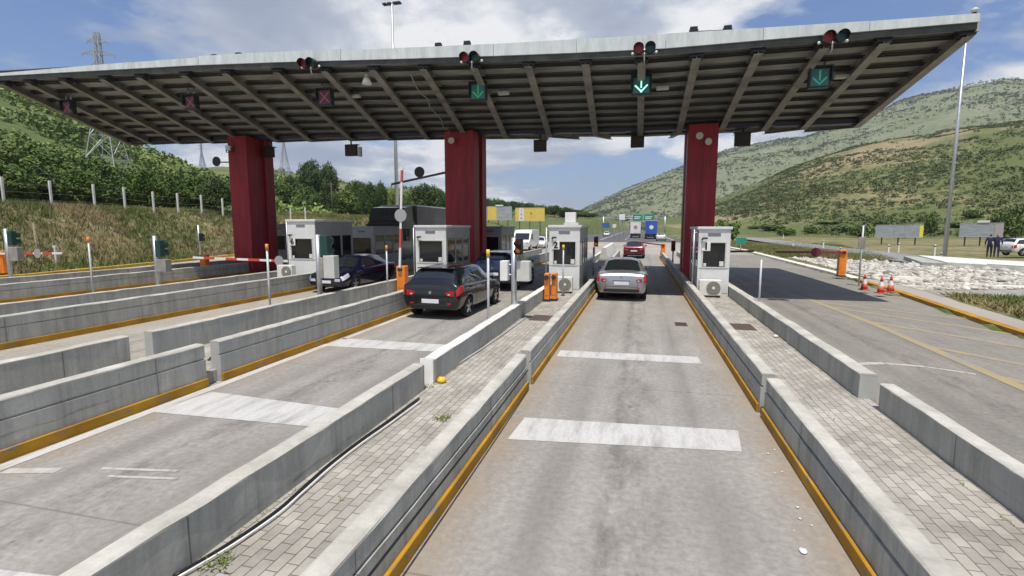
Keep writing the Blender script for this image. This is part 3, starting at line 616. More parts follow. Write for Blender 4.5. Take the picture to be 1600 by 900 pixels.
# ================================================================== TOLL BOOTHS
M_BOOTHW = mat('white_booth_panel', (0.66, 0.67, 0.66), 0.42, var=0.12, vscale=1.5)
M_BOOTHSHADE = mat('shade_grey_booth_panel', (0.33, 0.34, 0.35), 0.45, var=0.12, vscale=1.5)  # darker copy of the white panel, with the canopy's shade in its colour
def booth(x0, x1, yf, zb, H, label, number=None, L=2.9, front=M_BOOTHW):
    w = x1 - x0; t = thing('toll_booth', label, 'toll booth', ((x0 + x1) / 2, yf, zb), group='toll booths on the islands'); hw = w / 2
    mb = MB()   # front frame: four pieces round the window opening
    wx0, wx1, wz0, wz1 = -hw + 0.16, hw - 0.16, 1.02, 1.86
    mb.box(-hw, hw, 0, 0.06, 0, wz0, 0.006); mb.box(-hw, hw, 0, 0.06, wz1, H, 0.006)
    mb.box(-hw, wx0, 0, 0.06, wz0 - 0.001, wz1 + 0.001); mb.box(wx1, hw, 0, 0.06, wz0 - 0.001, wz1 + 0.001)
    mb.build('front_panel', front, t)
    mb = MB(); mb.box(wx0 - 0.04, wx1 + 0.04, -0.02, -0.002, wz1, wz1 + 0.04); mb.box(wx0 - 0.04, wx1 + 0.04, -0.02, -0.002, wz0 - 0.04, wz0); mb.box(wx0 - 0.04, wx0, -0.02, -0.002, wz0, wz1); mb.box(wx1, wx1 + 0.04, -0.02, -0.002, wz0, wz1)
    f = mb.build('window_frame', M_BOX if front is M_BOOTHW else M_BOOTHSHADE, t)
    mb = MB(); mb.box(wx0, wx1, 0.02, 0.035, wz0, wz1); mb.build('window_pane', M_GLASS, f)
    # side walls: sill, head, posts, big panes
    for s in (-1, 1):
        xa, xb = (-hw, -hw + 0.05) if s < 0 else (hw - 0.05, hw); mb = MB()
        mb.box(xa, xb, 0.062, L, 0, 0.98); mb.box(xa, xb, 0.062, L, 1.98, H)
        for yy in (0.062, L * 0.36, L * 0.66, L - 0.12): mb.box(xa, xb, yy, yy + 0.12, 0.979, 1.981)
        sd = mb.build('side_wall', M_BOOTHSHADE, t)
        mb = MB(); xg = (xa + xb) / 2; mb.box(xg - 0.008, xg + 0.008, 0.15, L - 0.1, 0.98, 1.98); mb.build('side_window', M_GLASS, sd)
    mb = MB(); mb.box(-hw + 0.05, hw - 0.05, L - 0.05, L, 0, H); mb.build('back_panel', M_BOOTHSHADE, t)
    mb = MB(); mb.box(-hw - 0.05, hw + 0.05, -0.05, L + 0.05, H + 0.002, H + 0.10, 0.012); mb.build('roof', front, t)
    mb = MB(); mb.box(-0.22, 0.20, -0.012, -0.002, H - 0.22, H - 0.12)
    g = mb.build('air_vent', mat('vent_grey', (0.18, 0.17, 0.18), 0.6), t)
    mb = MB(); mb.box(-hw + 0.1, hw - 0.1, 0.75, 0.80, 0.95, 1.0); mb.box(-0.12, 0.16, 0.9, 1.15, 0.9, 1.45, 0.04); mb.build('operator_desk', M_BOOTHSHADE, t)
    if number:
        mb = MB(); mb.box(wx0 - 0.05, wx0 + 0.23, -0.045, -0.025, wz1 - 0.28, wz1 + 0.02, 0.004); p = mb.build('number_plate', M_WHITE, t)
        text_mesh('numeral', number, 0.33, M_BLACK, p, (wx0 + 0.09, -0.048, wz1 - 0.135), (R(90), 0, 0), bold=.012)
    if front is M_BOOTHW:
        mb = MB(); mb.box(wx1 - 0.17, wx1 - 0.03, 0.012, 0.018, wz0 + 0.03, wz0 + 0.20); mb.build('paper_notice', M_BBPAPER, t); mb = MB(); mb.box(wx0 + 0.03, wx0 + 0.12, 0.012, 0.018, wz0 + 0.02, wz0 + 0.13); mb.build('paper_notice', M_BBPAPER, t)
        mb = MB(); mb.box(-hw + 0.02, hw - 0.02, -0.008, -0.001, 0.97, 0.985); mb.box(-hw + 0.02, hw - 0.02, -0.008, -0.001, 0.10, 0.115); mb.box(-hw + 0.10, -hw + 0.105, -0.006, -0.001, 0.12, 0.97); mb.build('panel_seams', M_CARDGREY, t)
        mb = MB(); mb.cyl((wx0 - 0.05, -0.02, wz1 + 0.12), (wx0 + 0.0, -0.10, wz1 + 0.16), 0.03); mb.box(wx0 - 0.04, wx0 + 0.12, -0.16, -0.06, wz1 + 0.13, wz1 + 0.19, 0.01)
        mb.build('camera_lamp', M_DARK, t)
        mb = MB(); mb.tube([(-hw - 0.14, 0.15, 0), (-hw - 0.14, 0.15, H)], 0.028, 8); mb.tube([(-hw - 0.14, 0.15, H - .1), (-hw, 0.15, H - .1)], 0.015, 6); mb.build('downpipe', M_STEEL, t)
    return t
booth(1.98, 3.02, 19.0, 0.2, 2.32, 'white toll booth with number 1 plate, right of the middle lane', '1')
booth(-3.30, -2.16, 19.0, 0.2, 2.38, 'white toll booth with number 2 plate, left of the silver car', '2')
booth(-8.72, -7.42, 19.0, 0.2, 2.38, 'white toll booth without a number plate, between black hatchback and middle red column')
booth(-14.62, -13.28, 19.0, 0.25, 2.58, 'white toll booth with number 6 plate, behind the dark blue saloon', '6')
booth(-14.62, -13.28, 23.9, 0.2, 2.35, 'grey shaded booth with dark windows in front of the dark truck', None, 3.2, M_BOOTHSHADE)
booth(-8.7, -7.45, 27.4, 0.2, 2.35, 'grey shaded booth just right of the middle red column', None, 3.0, M_BOOTHSHADE)
booth(-22.3, -21.1, 27.4, 0.2, 2.5, 'grey shaded booth just right of the leftmost red column', None, 4.2, M_BOOTHSHADE)
# rooftop box on booth 2
t = thing('rooftop_cabinet', 'white box standing on the roof of booth 2', 'equipment box', (-2.55, 19.35, 2.69)); mb = MB(); mb.box(-0.2, 0.2, -0.15, 0.15, 0.08, 0.46, 0.015); mb.build('housing', M_WHITE, t)
mb = MB(); mb.box(-0.24, 0.3, -0.18, 0.18, 0.0, 0.08); mb.build('base', M_BOX, t)

def ac_unit(x, y, z, label):
    t = thing('air_conditioner', label, 'air conditioner', (x, y, z), group='air conditioner outdoor units at the booths')
    mb = MB(); mb.box(-0.36, 0.36, -0.14, 0.14, 0.06, 0.60, 0.02); mb.build('casing', mat('cream_enamel', (0.70, 0.69, 0.64), 0.45, var=0.1, vscale=4), t)
    mb = MB(); mb.cyl((0.1, -0.145, 0.33), (0.1, -0.165, 0.33), 0.225, 0.225, 28); g = mb.build('fan_grille', mat('olive_grey_grille', (0.20, 0.19, 0.15), 0.6), t)
    mb = MB()
    for k in range(3):
        r = 0.06 + k * 0.055; pts = [(0.1 + r * math.cos(a * math.pi / 12), -0.168, 0.33 + r * math.sin(a * math.pi / 12)) for a in range(25)]; mb.tube(pts, 0.005, 5)
    for k in range(8):
        a = k * math.pi / 4; mb.cyl((0.1 + 0.05 * math.cos(a), -0.168, 0.33 + 0.05 * math.sin(a)), (0.1 + 0.22 * math.cos(a), -0.168, 0.33 + 0.22 * math.sin(a)), 0.004, n=5)
    mb.build('guard_rings', mat('guard_wire', (0.32, 0.31, 0.27), 0.5), g)
    mb = MB(); mb.cyl((0.1, -0.166, 0.33), (0.1, -0.176, 0.33), 0.05, 0.045, 16); mb.build('fan_hub', M_WHITE, g)
    for sx in (-0.28, 0.28): mb = MB(); mb.box(sx - 0.04, sx + 0.04, -0.16, 0.16, 0, 0.06); mb.build('foot', M_BLACK, t)
    return t
ac_unit(2.38, 18.72, 0.2, 'cream air conditioner unit at the foot of booth 1')
ac_unit(-2.72, 18.60, 0.2, 'cream air conditioner unit at the foot of booth 2, behind orange cabinets')
ac_unit(-14.45, 18.60, 0.42, 'cream air conditioner unit at the foot of booth 6')

# ================================================================== VEHICLES
def paint(name, col, metal=0.3, rough=0.28): return mat(name, col, rough, metal, coat=0.7, var=0.04, vscale=2)
M_TYRE = mat('tyre_rubber', (0.016, 0.016, 0.017), 0.85, bump=0.3, bscale=40)
M_RIM = mat('alloy_rim', (0.48, 0.49, 0.50), 0.35, 0.8)
M_CARGLASS = mat('tinted_car_glass', (0.014, 0.018, 0.02), 0.04, spec=0.8, coat=0.4)
M_TAIL = mat('red_tail_lens', (0.42, 0.012, 0.016), 0.18, coat=0.5)
M_HEADL = mat('clear_headlamp_lens', (0.66, 0.68, 0.72), 0.12, 0.3, coat=0.6)
M_PLATE = mat('white_number_plate', (0.70, 0.71, 0.74), 0.5, var=0.12, vscale=9)
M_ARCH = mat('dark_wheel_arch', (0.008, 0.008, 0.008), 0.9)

def pchip(xs, ys, x):
    """monotone cubic interpolation of each column of ys"""
    xs = np.asarray(xs, float); ys = np.asarray(ys, float); x = np.asarray(x, float)
    h = np.diff(xs)[:, None]; d = np.diff(ys, axis=0) / h; m = np.zeros_like(ys)
    m[0], m[-1] = d[0], d[-1]
    s = d[:-1] * d[1:]; w1 = 2 * h[1:] + h[:-1]; w2 = h[1:] + 2 * h[:-1]
    with np.errstate(divide='ignore', invalid='ignore'): hm = (w1 + w2) / (w1 / d[:-1] + w2 / d[1:])
    m[1:-1] = np.where(s > 0, hm, 0); m = np.nan_to_num(m)
    k = np.clip(np.searchsorted(xs, x) - 1, 0, len(xs) - 2); t = ((x - xs[k]) / (xs[k + 1] - xs[k]))[:, None]; hh = h[k]
    return (2 * t**3 - 3 * t**2 + 1) * ys[k] + (t**3 - 2 * t**2 + t) * hh * m[k] + (-2 * t**3 + 3 * t**2) * ys[k + 1] + (t**3 - t**2) * hh * m[k + 1]

# stations: y, z_low, w_low, w_mid, z_belt, w_belt, z_roof, w_roof   (y from the tail, negative, to the nose); z_roof == z_belt on bonnet and boot
def car_profile(kind):
    if kind == 'hatch': return 4.15, [(-2.06, .42, .70, .76, .80, .74, .84, .66), (-2.00, .30, .78, .85, .92, .82, .98, .72), (-1.90, .26, .80, .88, .98, .84, 1.10, .66), (-1.55, .24, .82, .89, .97, .855, 1.43, .58), (-0.9, .22, .83, .895, .945, .865, 1.475, .60), (0.0, .20, .83, .895, .92, .865, 1.475, .60), (0.45, .20, .83, .895, .90, .86, 1.40, .58), (1.12, .20, .82, .89, .875, .83, .95, .66), (1.5, .20, .81, .88, .83, .80, .87, .62), (1.9, .24, .77, .83, .72, .74, .75, .56), (2.05, .30, .66, .70, .60, .62, .63, .46)], -1.28, 1.30, .31
    if kind == 'suv': return 4.3, [(-2.14, .50, .70, .76, .92, .74, .98, .66), (-2.08, .38, .80, .87, 1.02, .84, 1.12, .72), (-1.98, .32, .83, .90, 1.06, .86, 1.25, .68), (-1.7, .30, .84, .91, 1.05, .87, 1.56, .62), (-0.9, .28, .85, .915, 1.03, .88, 1.62, .64), (0.1, .26, .85, .915, 1.01, .88, 1.60, .63), (0.55, .26, .85, .915, 1.00, .87, 1.50, .60), (1.15, .26, .84, .91, .98, .85, 1.04, .68), (1.6, .28, .82, .89, .94, .82, .97, .62), (1.98, .32, .78, .84, .82, .75, .85, .56), (2.12, .38, .68, .72, .70, .64, .72, .46)], -1.30, 1.30, .345
    return 4.45, [(-2.22, .44, .68, .74, .84, .72, .87, .62), (-2.15, .32, .77, .84, .94, .80, .98, .66), (-2.0, .26, .79, .87, .97, .82, 1.01, .66), (-1.72, .24, .81, .88, .97, .84, 1.05, .68), (-1.0, .22, .82, .885, .945, .855, 1.40, .57), (-0.4, .20, .82, .885, .925, .855, 1.44, .58), (0.15, .20, .82, .885, .91, .855, 1.42, .575), (0.5, .20, .82, .885, .90, .85, 1.33, .57), (1.15, .20, .81, .88, .88, .82, .93, .66), (1.6, .20, .80, .87, .82, .78, .86, .60), (2.02, .24, .76, .82, .70, .72, .73, .54), (2.19, .30, .64, .68, .58, .60, .61, .44)], -1.32, 1.36, .305

class Surf:
    def __init__(s, st): s.st = np.array(st, float); s.ys = s.st[:, 0]
    def ring(s, y, v):
        """points on the half section (x>=0) at stations y and ring coordinates v in 0..7"""
        c = pchip(s.ys, s.st, y); zl, wl, wm, zb, wb, zr, wr = [c[:, k] for k in range(1, 8)]
        zmid = zl + (zb - zl) * 0.55; gh = zr - zb
        P = [(0 * wl, zl), (wl * .9, zl), (wl, zl + .07), (wm, zmid), (wb + (wm - wb) * .25, zb - .015), (wb - .02, zb + .012 + 0 * gh), (wr, zr - .05 * np.minimum(1, gh / .3) + 0 * zr), (wr * .55, zr + .012), (0 * wr, zr + .02)]
        X = np.stack([p[0] for p in P], 1); Zz = np.stack([p[1] for p in P], 1); k = np.clip(np.floor(v).astype(int), 0, 7); f = v - k; i = np.arange(len(y))
        soft = np.where((k == 6) | (k == 7) | (k == 2) | (k == 3), 1, 0)
        x = X[i, k] * (1 - f) + X[i, k + 1] * f; z = Zz[i, k] * (1 - f) + Zz[i, k + 1] * f
        bul = 0.018 * np.sin(f * math.pi) * np.where((k == 5), np.minimum(1, gh / .3), np.where((k == 3) | (k == 2), .7, 0))
        return np.stack([x + bul, y, z], 1)
    def pt(s, y, v, side=1, off=0.0):
        a = s.ring(np.array([y]), np.array([v], float))[0]
        if off:
            b = s.ring(np.array([y + .02]), np.array([v], float))[0]; c = s.ring(np.array([y]), np.array([min(8, v + .05)], float))[0]
            nn = np.cross(b - a, c - a); nn = nn / (np.linalg.norm(nn) + 1e-9)
            if nn[0] < 0 and v < 7.5: nn = -nn
            if v >= 6 and nn[2] < 0: nn = -nn
            a = a + nn * off
        return Vector((a[0] * side, a[1], a[2]))
    def patch(s, corners, nu, nv, side, off):
        """bilinear (y,v) patch between 4 corners [(y,v)]: lower-rear, lower-front, upper-front, upper-rear"""
        mb = MB(); g = []
        for i in range(nu + 1):
            row = []
            for j in range(nv + 1):
                a, b = i / nu, j / nv; (y0, v0), (y1, v1), (y2, v2), (y3, v3) = corners
                y = (y0 * (1 - a) + y1 * a) * (1 - b) + (y3 * (1 - a) + y2 * a) * b; v = (v0 * (1 - a) + v1 * a) * (1 - b) + (v3 * (1 - a) + v2 * a) * b
                row.append(mb.bm.verts.new(s.pt(y, v, side, off)))
            g.append(row)
        for i in range(nu):
            for j in range(nv):
                f = mb.bm.faces.new((g[i][j], g[i + 1][j], g[i + 1][j + 1], g[i][j + 1])); f.smooth = True
        return mb

def wrap_patch(S, y0, y1, vlo, n, off, sides=True, vt=8.0, top=None):
    """full-width glass (windscreen or rear window): from ring vlo on the left over the centre to the right"""
    mb = MB(); g = []
    vs = list(np.linspace(vlo, 8, 7)); full = [(v, 1) for v in vs] + [(v, -1) for v in vs[-2::-1]]
    for k in range(n + 1):
        y = y0 + (y1 - y0) * k / n; g.append([mb.bm.verts.new(S.pt(y, v, sd) + Vector((0, 0, off))) for v, sd in full])
    for A, B in zip(g[:-1], g[1:]):
        for k in range(len(full) - 1):
            f = mb.bm.faces.new((A[k], A[k + 1], B[k + 1], B[k])); f.smooth = True
    return mb

def make_car(name, kind, body_mat, label, loc, rz, group='cars at the toll lanes', detail=2, plate=True):
    L, st, ya, yf, wr = car_profile(kind); S = Surf(st); t = thing(name, label, 'car', loc, rz, group)
    y_s = np.unique(np.concatenate([np.linspace(st[0][0], st[-1][0], 56), S.ys])); vs = np.unique(np.concatenate([np.linspace(0, 8, 33), np.array([4.9, 5.1])]))
    bm = bmesh.new(); rings = []
    for y in y_s:
        h = S.ring(np.full(len(vs), y), vs); right = [bm.verts.new(p) for p in h]; left = [bm.verts.new((-p[0], p[1], p[2])) for p in h[1:-1]]
        rings.append(right + left[::-1])
    N = len(rings[0])
    for A, B in zip(rings[:-1], rings[1:]):
        for k in range(N): f = bm.faces.new((A[k], A[(k + 1) % N], B[(k + 1) % N], B[k])); f.smooth = True
    for rg, sgn in ((rings[0], -1), (rings[-1], 1)):
        f = bm.faces.new(rg if sgn > 0 else rg[::-1])
        r = bmesh.ops.inset_region(bm, faces=[f], thickness=0.04, depth=0.03)
        for q in f.verts: q.co.y += 0.0
        f.smooth = True
    bmesh.ops.recalc_face_normals(bm, faces=bm.faces)
    me = bpy.data.meshes.new('body'); bm.to_mesh(me); bm.free(); me.materials.append(body_mat); me.materials.append(M_ARCH)
    bo = bpy.data.objects.new('body', me); COL.objects.link(bo)
    # wheel arches: cut with two cylinders right across the car
    cu = MB()
    for yy in (ya, yf): cu.cyl((-1.2, yy, wr), (-.58, yy, wr), wr + .06, n=28); cu.cyl((.58, yy, wr), (1.2, yy, wr), wr + .06, n=28)
    co = cu.build('cutter', M_ARCH); md = bo.modifiers.new('cut', 'BOOLEAN'); md.object = co; md.operation = 'DIFFERENCE'; md.solver = 'EXACT'
    dg = bpy.context.evaluated_depsgraph_get(); me2 = bpy.data.meshes.new_from_object(bo.evaluated_get(dg)); bo.modifiers.clear(); bo.data = me2
    bpy.data.objects.remove(co)
    if len(me2.materials) < 2: me2.materials.append(M_ARCH)
    for p in me2.polygons:
        c = p.center; ins = any(math.hypot(c.y - yy, c.z - wr) < wr + .058 for yy in (ya, yf)) and abs(c.x) < 1.0 and c.z > 0.2
        p.material_index = 1 if ins or (c.z < st[5][1] + .02) else 0
    me2.name = 'body'; bo.name = 'body'; bo.parent = t
    # glass
    ridx = [k for k, q in enumerate(st) if q[6] - q[4] > 0.25]; r0, r1 = st[ridx[0]], st[ridx[-1]]
    rear_low, front_low = st[ridx[0] - 1], st[ridx[-1] + 1]
    wrap_patch(S, front_low[0] - .06, r1[0] + .03, 6.12, 6, 0.012).build('windscreen', M_CARGLASS, bo)
    wrap_patch(S, rear_low[0] + .03, r0[0] - .04, 6.15, 6, 0.012).build('rear_window', M_CARGLASS, bo)
    mid = 0.5 * (r0[0] + r1[0]) - .12
    for sd in (1, -1):
        a, b = r0[0], r1[0]
        for (c0, c1, c2, c3) in (((mid + .05, 5.12), (front_low[0] - .22, 5.12), (b + .0, 5.9), (mid + .05, 5.9)), ((a - .28, 5.15), (mid - .05, 5.12), (mid - .05, 5.9), (a + .12, 5.88))):
            S.patch((c0, c1, c2, c3), 8, 4, sd, 0.010).build('side_window', M_CARGLASS, bo)
        mb = MB(); mb.sphere(Vector((sd * (front_low[5] + .10), front_low[0] - .28, front_low[4] + .10)), .1, (1.0, .55, .72), 10, 8); mb.build('wing_mirror', body_mat, bo)
        for yd in (mid - .42, mid + .62):
            p = S.pt(yd, 3.8, sd, 0.015); mb = MB(); mb.box(p.x - .018, p.x + .018, yd - .09, yd + .09, p.z - .02, p.z + .012, .006); mb.build('door_handle', body_mat, bo)
    # door seams and sill: thin dark strips on the surface
    mb = MB()
    for sd in (1, -1):
        for yd in (mid, mid - .95 if kind != 'hatch' else mid - .88, front_low[0] - .12):
            pts = [S.pt(yd, v, sd, .003) for v in np.linspace(2.2, 4.9, 10)]
            for p, q in zip(pts[:-1], pts[1:]): mb.poly([p, q, q + Vector((0, .014, 0)), p + Vector((0, .014, 0))])
    mb.build('door_seams', M_ARCH, bo)
    # lamps, plates, bumper trim
    yR, yF = st[0][0], st[-1][0]; z1 = st[1][4]
    for sd in (1, -1):
        lo = 3.05 if kind != 'suv' else 2.9
        if kind == 'hatch': mb = S.patch(((yR + .012, 3.25), (yR + .36, 3.55), (yR + .34, 4.2), (yR + .02, 4.3)), 8, 4, sd, .012)
        elif kind == 'suv': mb = S.patch(((yR + .02, 3.0), (yR + .20, 3.2), (yR + .22, 4.8), (yR + .03, 4.8)), 6, 6, sd, .012)
        else: mb = S.patch(((yR + .012, 3.1), (yR + .30, 3.3), (yR + .27, 4.2), (yR + .02, 4.2)), 8, 4, sd, .012)
        mb.build('tail_lamp', M_TAIL, bo)
        w0 = st[0][3]; zt = st[0][1] + (st[0][4] - st[0][1]) * .56; iw = {'hatch': .30, 'suv': .17, 'sedan': .26}[kind]; lo_, hi_ = {'hatch': (.05, .20), 'suv': (.0, .24), 'sedan': (.03, .15)}[kind]
        mb = MB(); mb.prism([(sd * (w0 - .035), yR - .012, zt + lo_), (sd * (w0 - .035), yR - .012, zt + hi_), (sd * (w0 - iw * .55), yR - .014, zt + hi_ - .005), (sd * (w0 - iw), yR - .014, zt + hi_ - .045), (sd * (w0 - iw * .9), yR - .014, zt + lo_ + .03), (sd * (w0 - iw * .5), yR - .014, zt + lo_)], (0, .06, 0)); bmesh.ops.bevel(mb.bm, geom=list(mb.bm.edges), offset=.008, segments=2, affect='EDGES'); lp = mb.build('tail_lamp', M_TAIL, bo)
        if detail > 1: mb = MB(); mb.box(sd * (w0 - iw * .62) - .035, sd * (w0 - iw * .62) + .035, yR - .019, yR, zt + lo_ + .03, zt + lo_ + .065, .004); mb.build('reverse_lens', M_HEADL, bo)
        mb = S.patch(((yF - .42, 3.5), (yF - .05, 3.2), (yF - .06, 4.2), (yF - .40, 4.35)), 8, 4, sd, .012); mb.build('headlamp', M_HEADL, bo)
        wF = st[-1][3]; zf = st[-1][1] + (st[-1][4] - st[-1][1]) * .62; mb = MB(); mb.box(sd * (wF - .14) - .12, sd * (wF - .14) + .12, yF - .05, yF + .012, zf - .01, zf + .10, .02); mb.build('headlamp', M_HEADL, bo)
        mb = MB(); zz_ = st[0][1] + .05; mb.box(sd * .57 - .06, sd * .57 + .06, yR - .010, yR + .05, zz_ - .018, zz_ + .016, .008); mb.build('reflector', M_TAIL, bo)
    mb = MB(); zp = st[0][1] + (st[0][4] - st[0][1]) * (.30 if kind == 'hatch' else .52); mb.box(-.26, .26, yR - .016, yR + .03, zp - .06, zp + .055, .006); mb.build('number_plate', M_PLATE, bo)
    mb = MB(); mb.box(-.26, .26, yF - .03, yF + .02, .40, .51, .006); mb.build('number_plate', M_PLATE, bo)
    mb = MB(); zs_ = st[0][1] + (st[0][4] - st[0][1]) * .20; mb.box(-.56, .56, yR - .0035, yR, zs_, zs_ + .010); mb.box(-.56, -.548, yR - .0035, yR, zs_, st[0][4] - .03); mb.box(.548, .56, yR - .0035, yR, zs_, st[0][4] - .03); mb.box(-.3, .3, yR - .010, yR, zp + .075, zp + .095, .004); mb.build('tailgate_seams', M_ARCH, bo)
    mb = MB(); mb.box(-.62, .62, yR - .006, yR + .1, st[0][1] - .10, st[0][1] + .02, .02); mb.build('bumper_trim', M_BLACK, bo)
    mb = MB(); mb.box(-.46, .46, yF - .06, yF + .008, .53, .60, .015); mb.box(-.5, .5, yF - .06, yF + .008, .30, .38, .015); mb.build('grille', M_BLACK, bo)
    mb = MB(); mb.cyl((0, yR - .015, zp + .24), (0, yR + .02, zp + .24), .042, n=18); mb.build('badge', M_RIM, bo)
    if kind != 'sedan': mb = MB(); mb.box(-.54, .54, r0[0] - .20, r0[0] + .06, r0[6] - .005, r0[6] + .022, .012); mb.build('roof_spoiler', body_mat, bo)
    mb = MB(); mb.box(-.2, .2, r0[0] - .13, r0[0] - .08, r0[6] + .005, r0[6] + .03, .006); mb.build('brake_lamp', M_TAIL, bo)
    mb = MB(); mb.tube([(0.0, r0[0] + .15, r0[6] + .02), (0.0, r0[0] - .05, r0[6] + .22)], .006, 6); mb.build('aerial', M_BLACK, bo)
    for yy in (ya, yf):
        for sd in (1, -1):
            xo = sd * (st[4][3] - .015); mb = MB(); R_ = wr; n = 30
            prof = [(.20, R_ * .70), (.20, R_ * .93), (.175, R_), (.03, R_), (.0, R_ * .94), (.0, R_ * .68)]
            rings = [[mb.bm.verts.new((xo - sd * u, yy + r * math.cos(2 * math.pi * k / n), R_ + r * math.sin(2 * math.pi * k / n))) for k in range(n)] for u, r in prof]
            for A, B in zip(rings[:-1], rings[1:]):
                for k in range(n): f = mb.bm.faces.new((A[k], A[(k + 1) % n], B[(k + 1) % n], B[k])); f.smooth = True
            w = mb.build('wheel', M_TYRE, t)
            mb = MB(); mb.cyl((xo - sd * .03, yy, R_), (xo - sd * .06, yy, R_), R_ * .70, n=24)
            for k in range(5):
                a = k * 2 * math.pi / 5 + .3; c, s_ = math.cos(a), math.sin(a); q = Matrix.Translation((xo - sd * .02, yy, R_)) @ Matrix.Rotation(a, 4, 'X'); mb.box(-.015, .015, .03, R_ * .68, -.035, .035, .006, M=q)
            mb.cyl((xo - sd * .03, yy, R_), (xo - sd * .005, yy, R_), .055, n=14)
            rim = mb.build('rim', M_RIM, w)
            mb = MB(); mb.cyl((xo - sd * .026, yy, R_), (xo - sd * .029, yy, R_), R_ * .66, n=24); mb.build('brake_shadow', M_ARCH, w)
    return t
P_SILVER = paint('silver_car_paint', (0.42, 0.43, 0.45), 0.75, 0.3); P_BLACK = paint('black_car_paint', (0.010, 0.010, 0.012), 0.2, 0.2); P_NAVY = paint('navy_car_paint', (0.005, 0.006, 0.028), 0.25, 0.22)
P_BLUE = paint('blue_car_paint', (0.010, 0.025, 0.075), 0.4, 0.22); P_MAROON = paint('maroon_car_paint', (0.14, 0.012, 0.02), 0.4, 0.28); P_WHITE = paint('white_car_paint', (0.74, 0.74, 0.73), 0.0, 0.3)
make_car('parked_car', 'sedan', P_SILVER, 'silver saloon seen from behind, between booths 1 and 2', (-.60, 20.45, 0), 0)
make_car('parked_car', 'sedan', P_MAROON, 'dark red saloon farther ahead of the silver saloon, past the canopy', (-.45, 46.0, 0), R(-1))
make_car('parked_car', 'hatch', P_BLACK, 'shiny black hatchback seen from behind with red tail lamps', (-5.62, 15.35, 0), R(-2))
make_car('parked_car', 'suv', P_BLUE, 'dark blue tall hatchback just ahead of the black hatchback', (-5.75, 22.0, 0), R(-1), detail=1)
make_car('parked_car', 'sedan', P_NAVY, 'dark blue saloon facing the camera with pale headlamps', (-12.02, 19.9, 0), R(180))

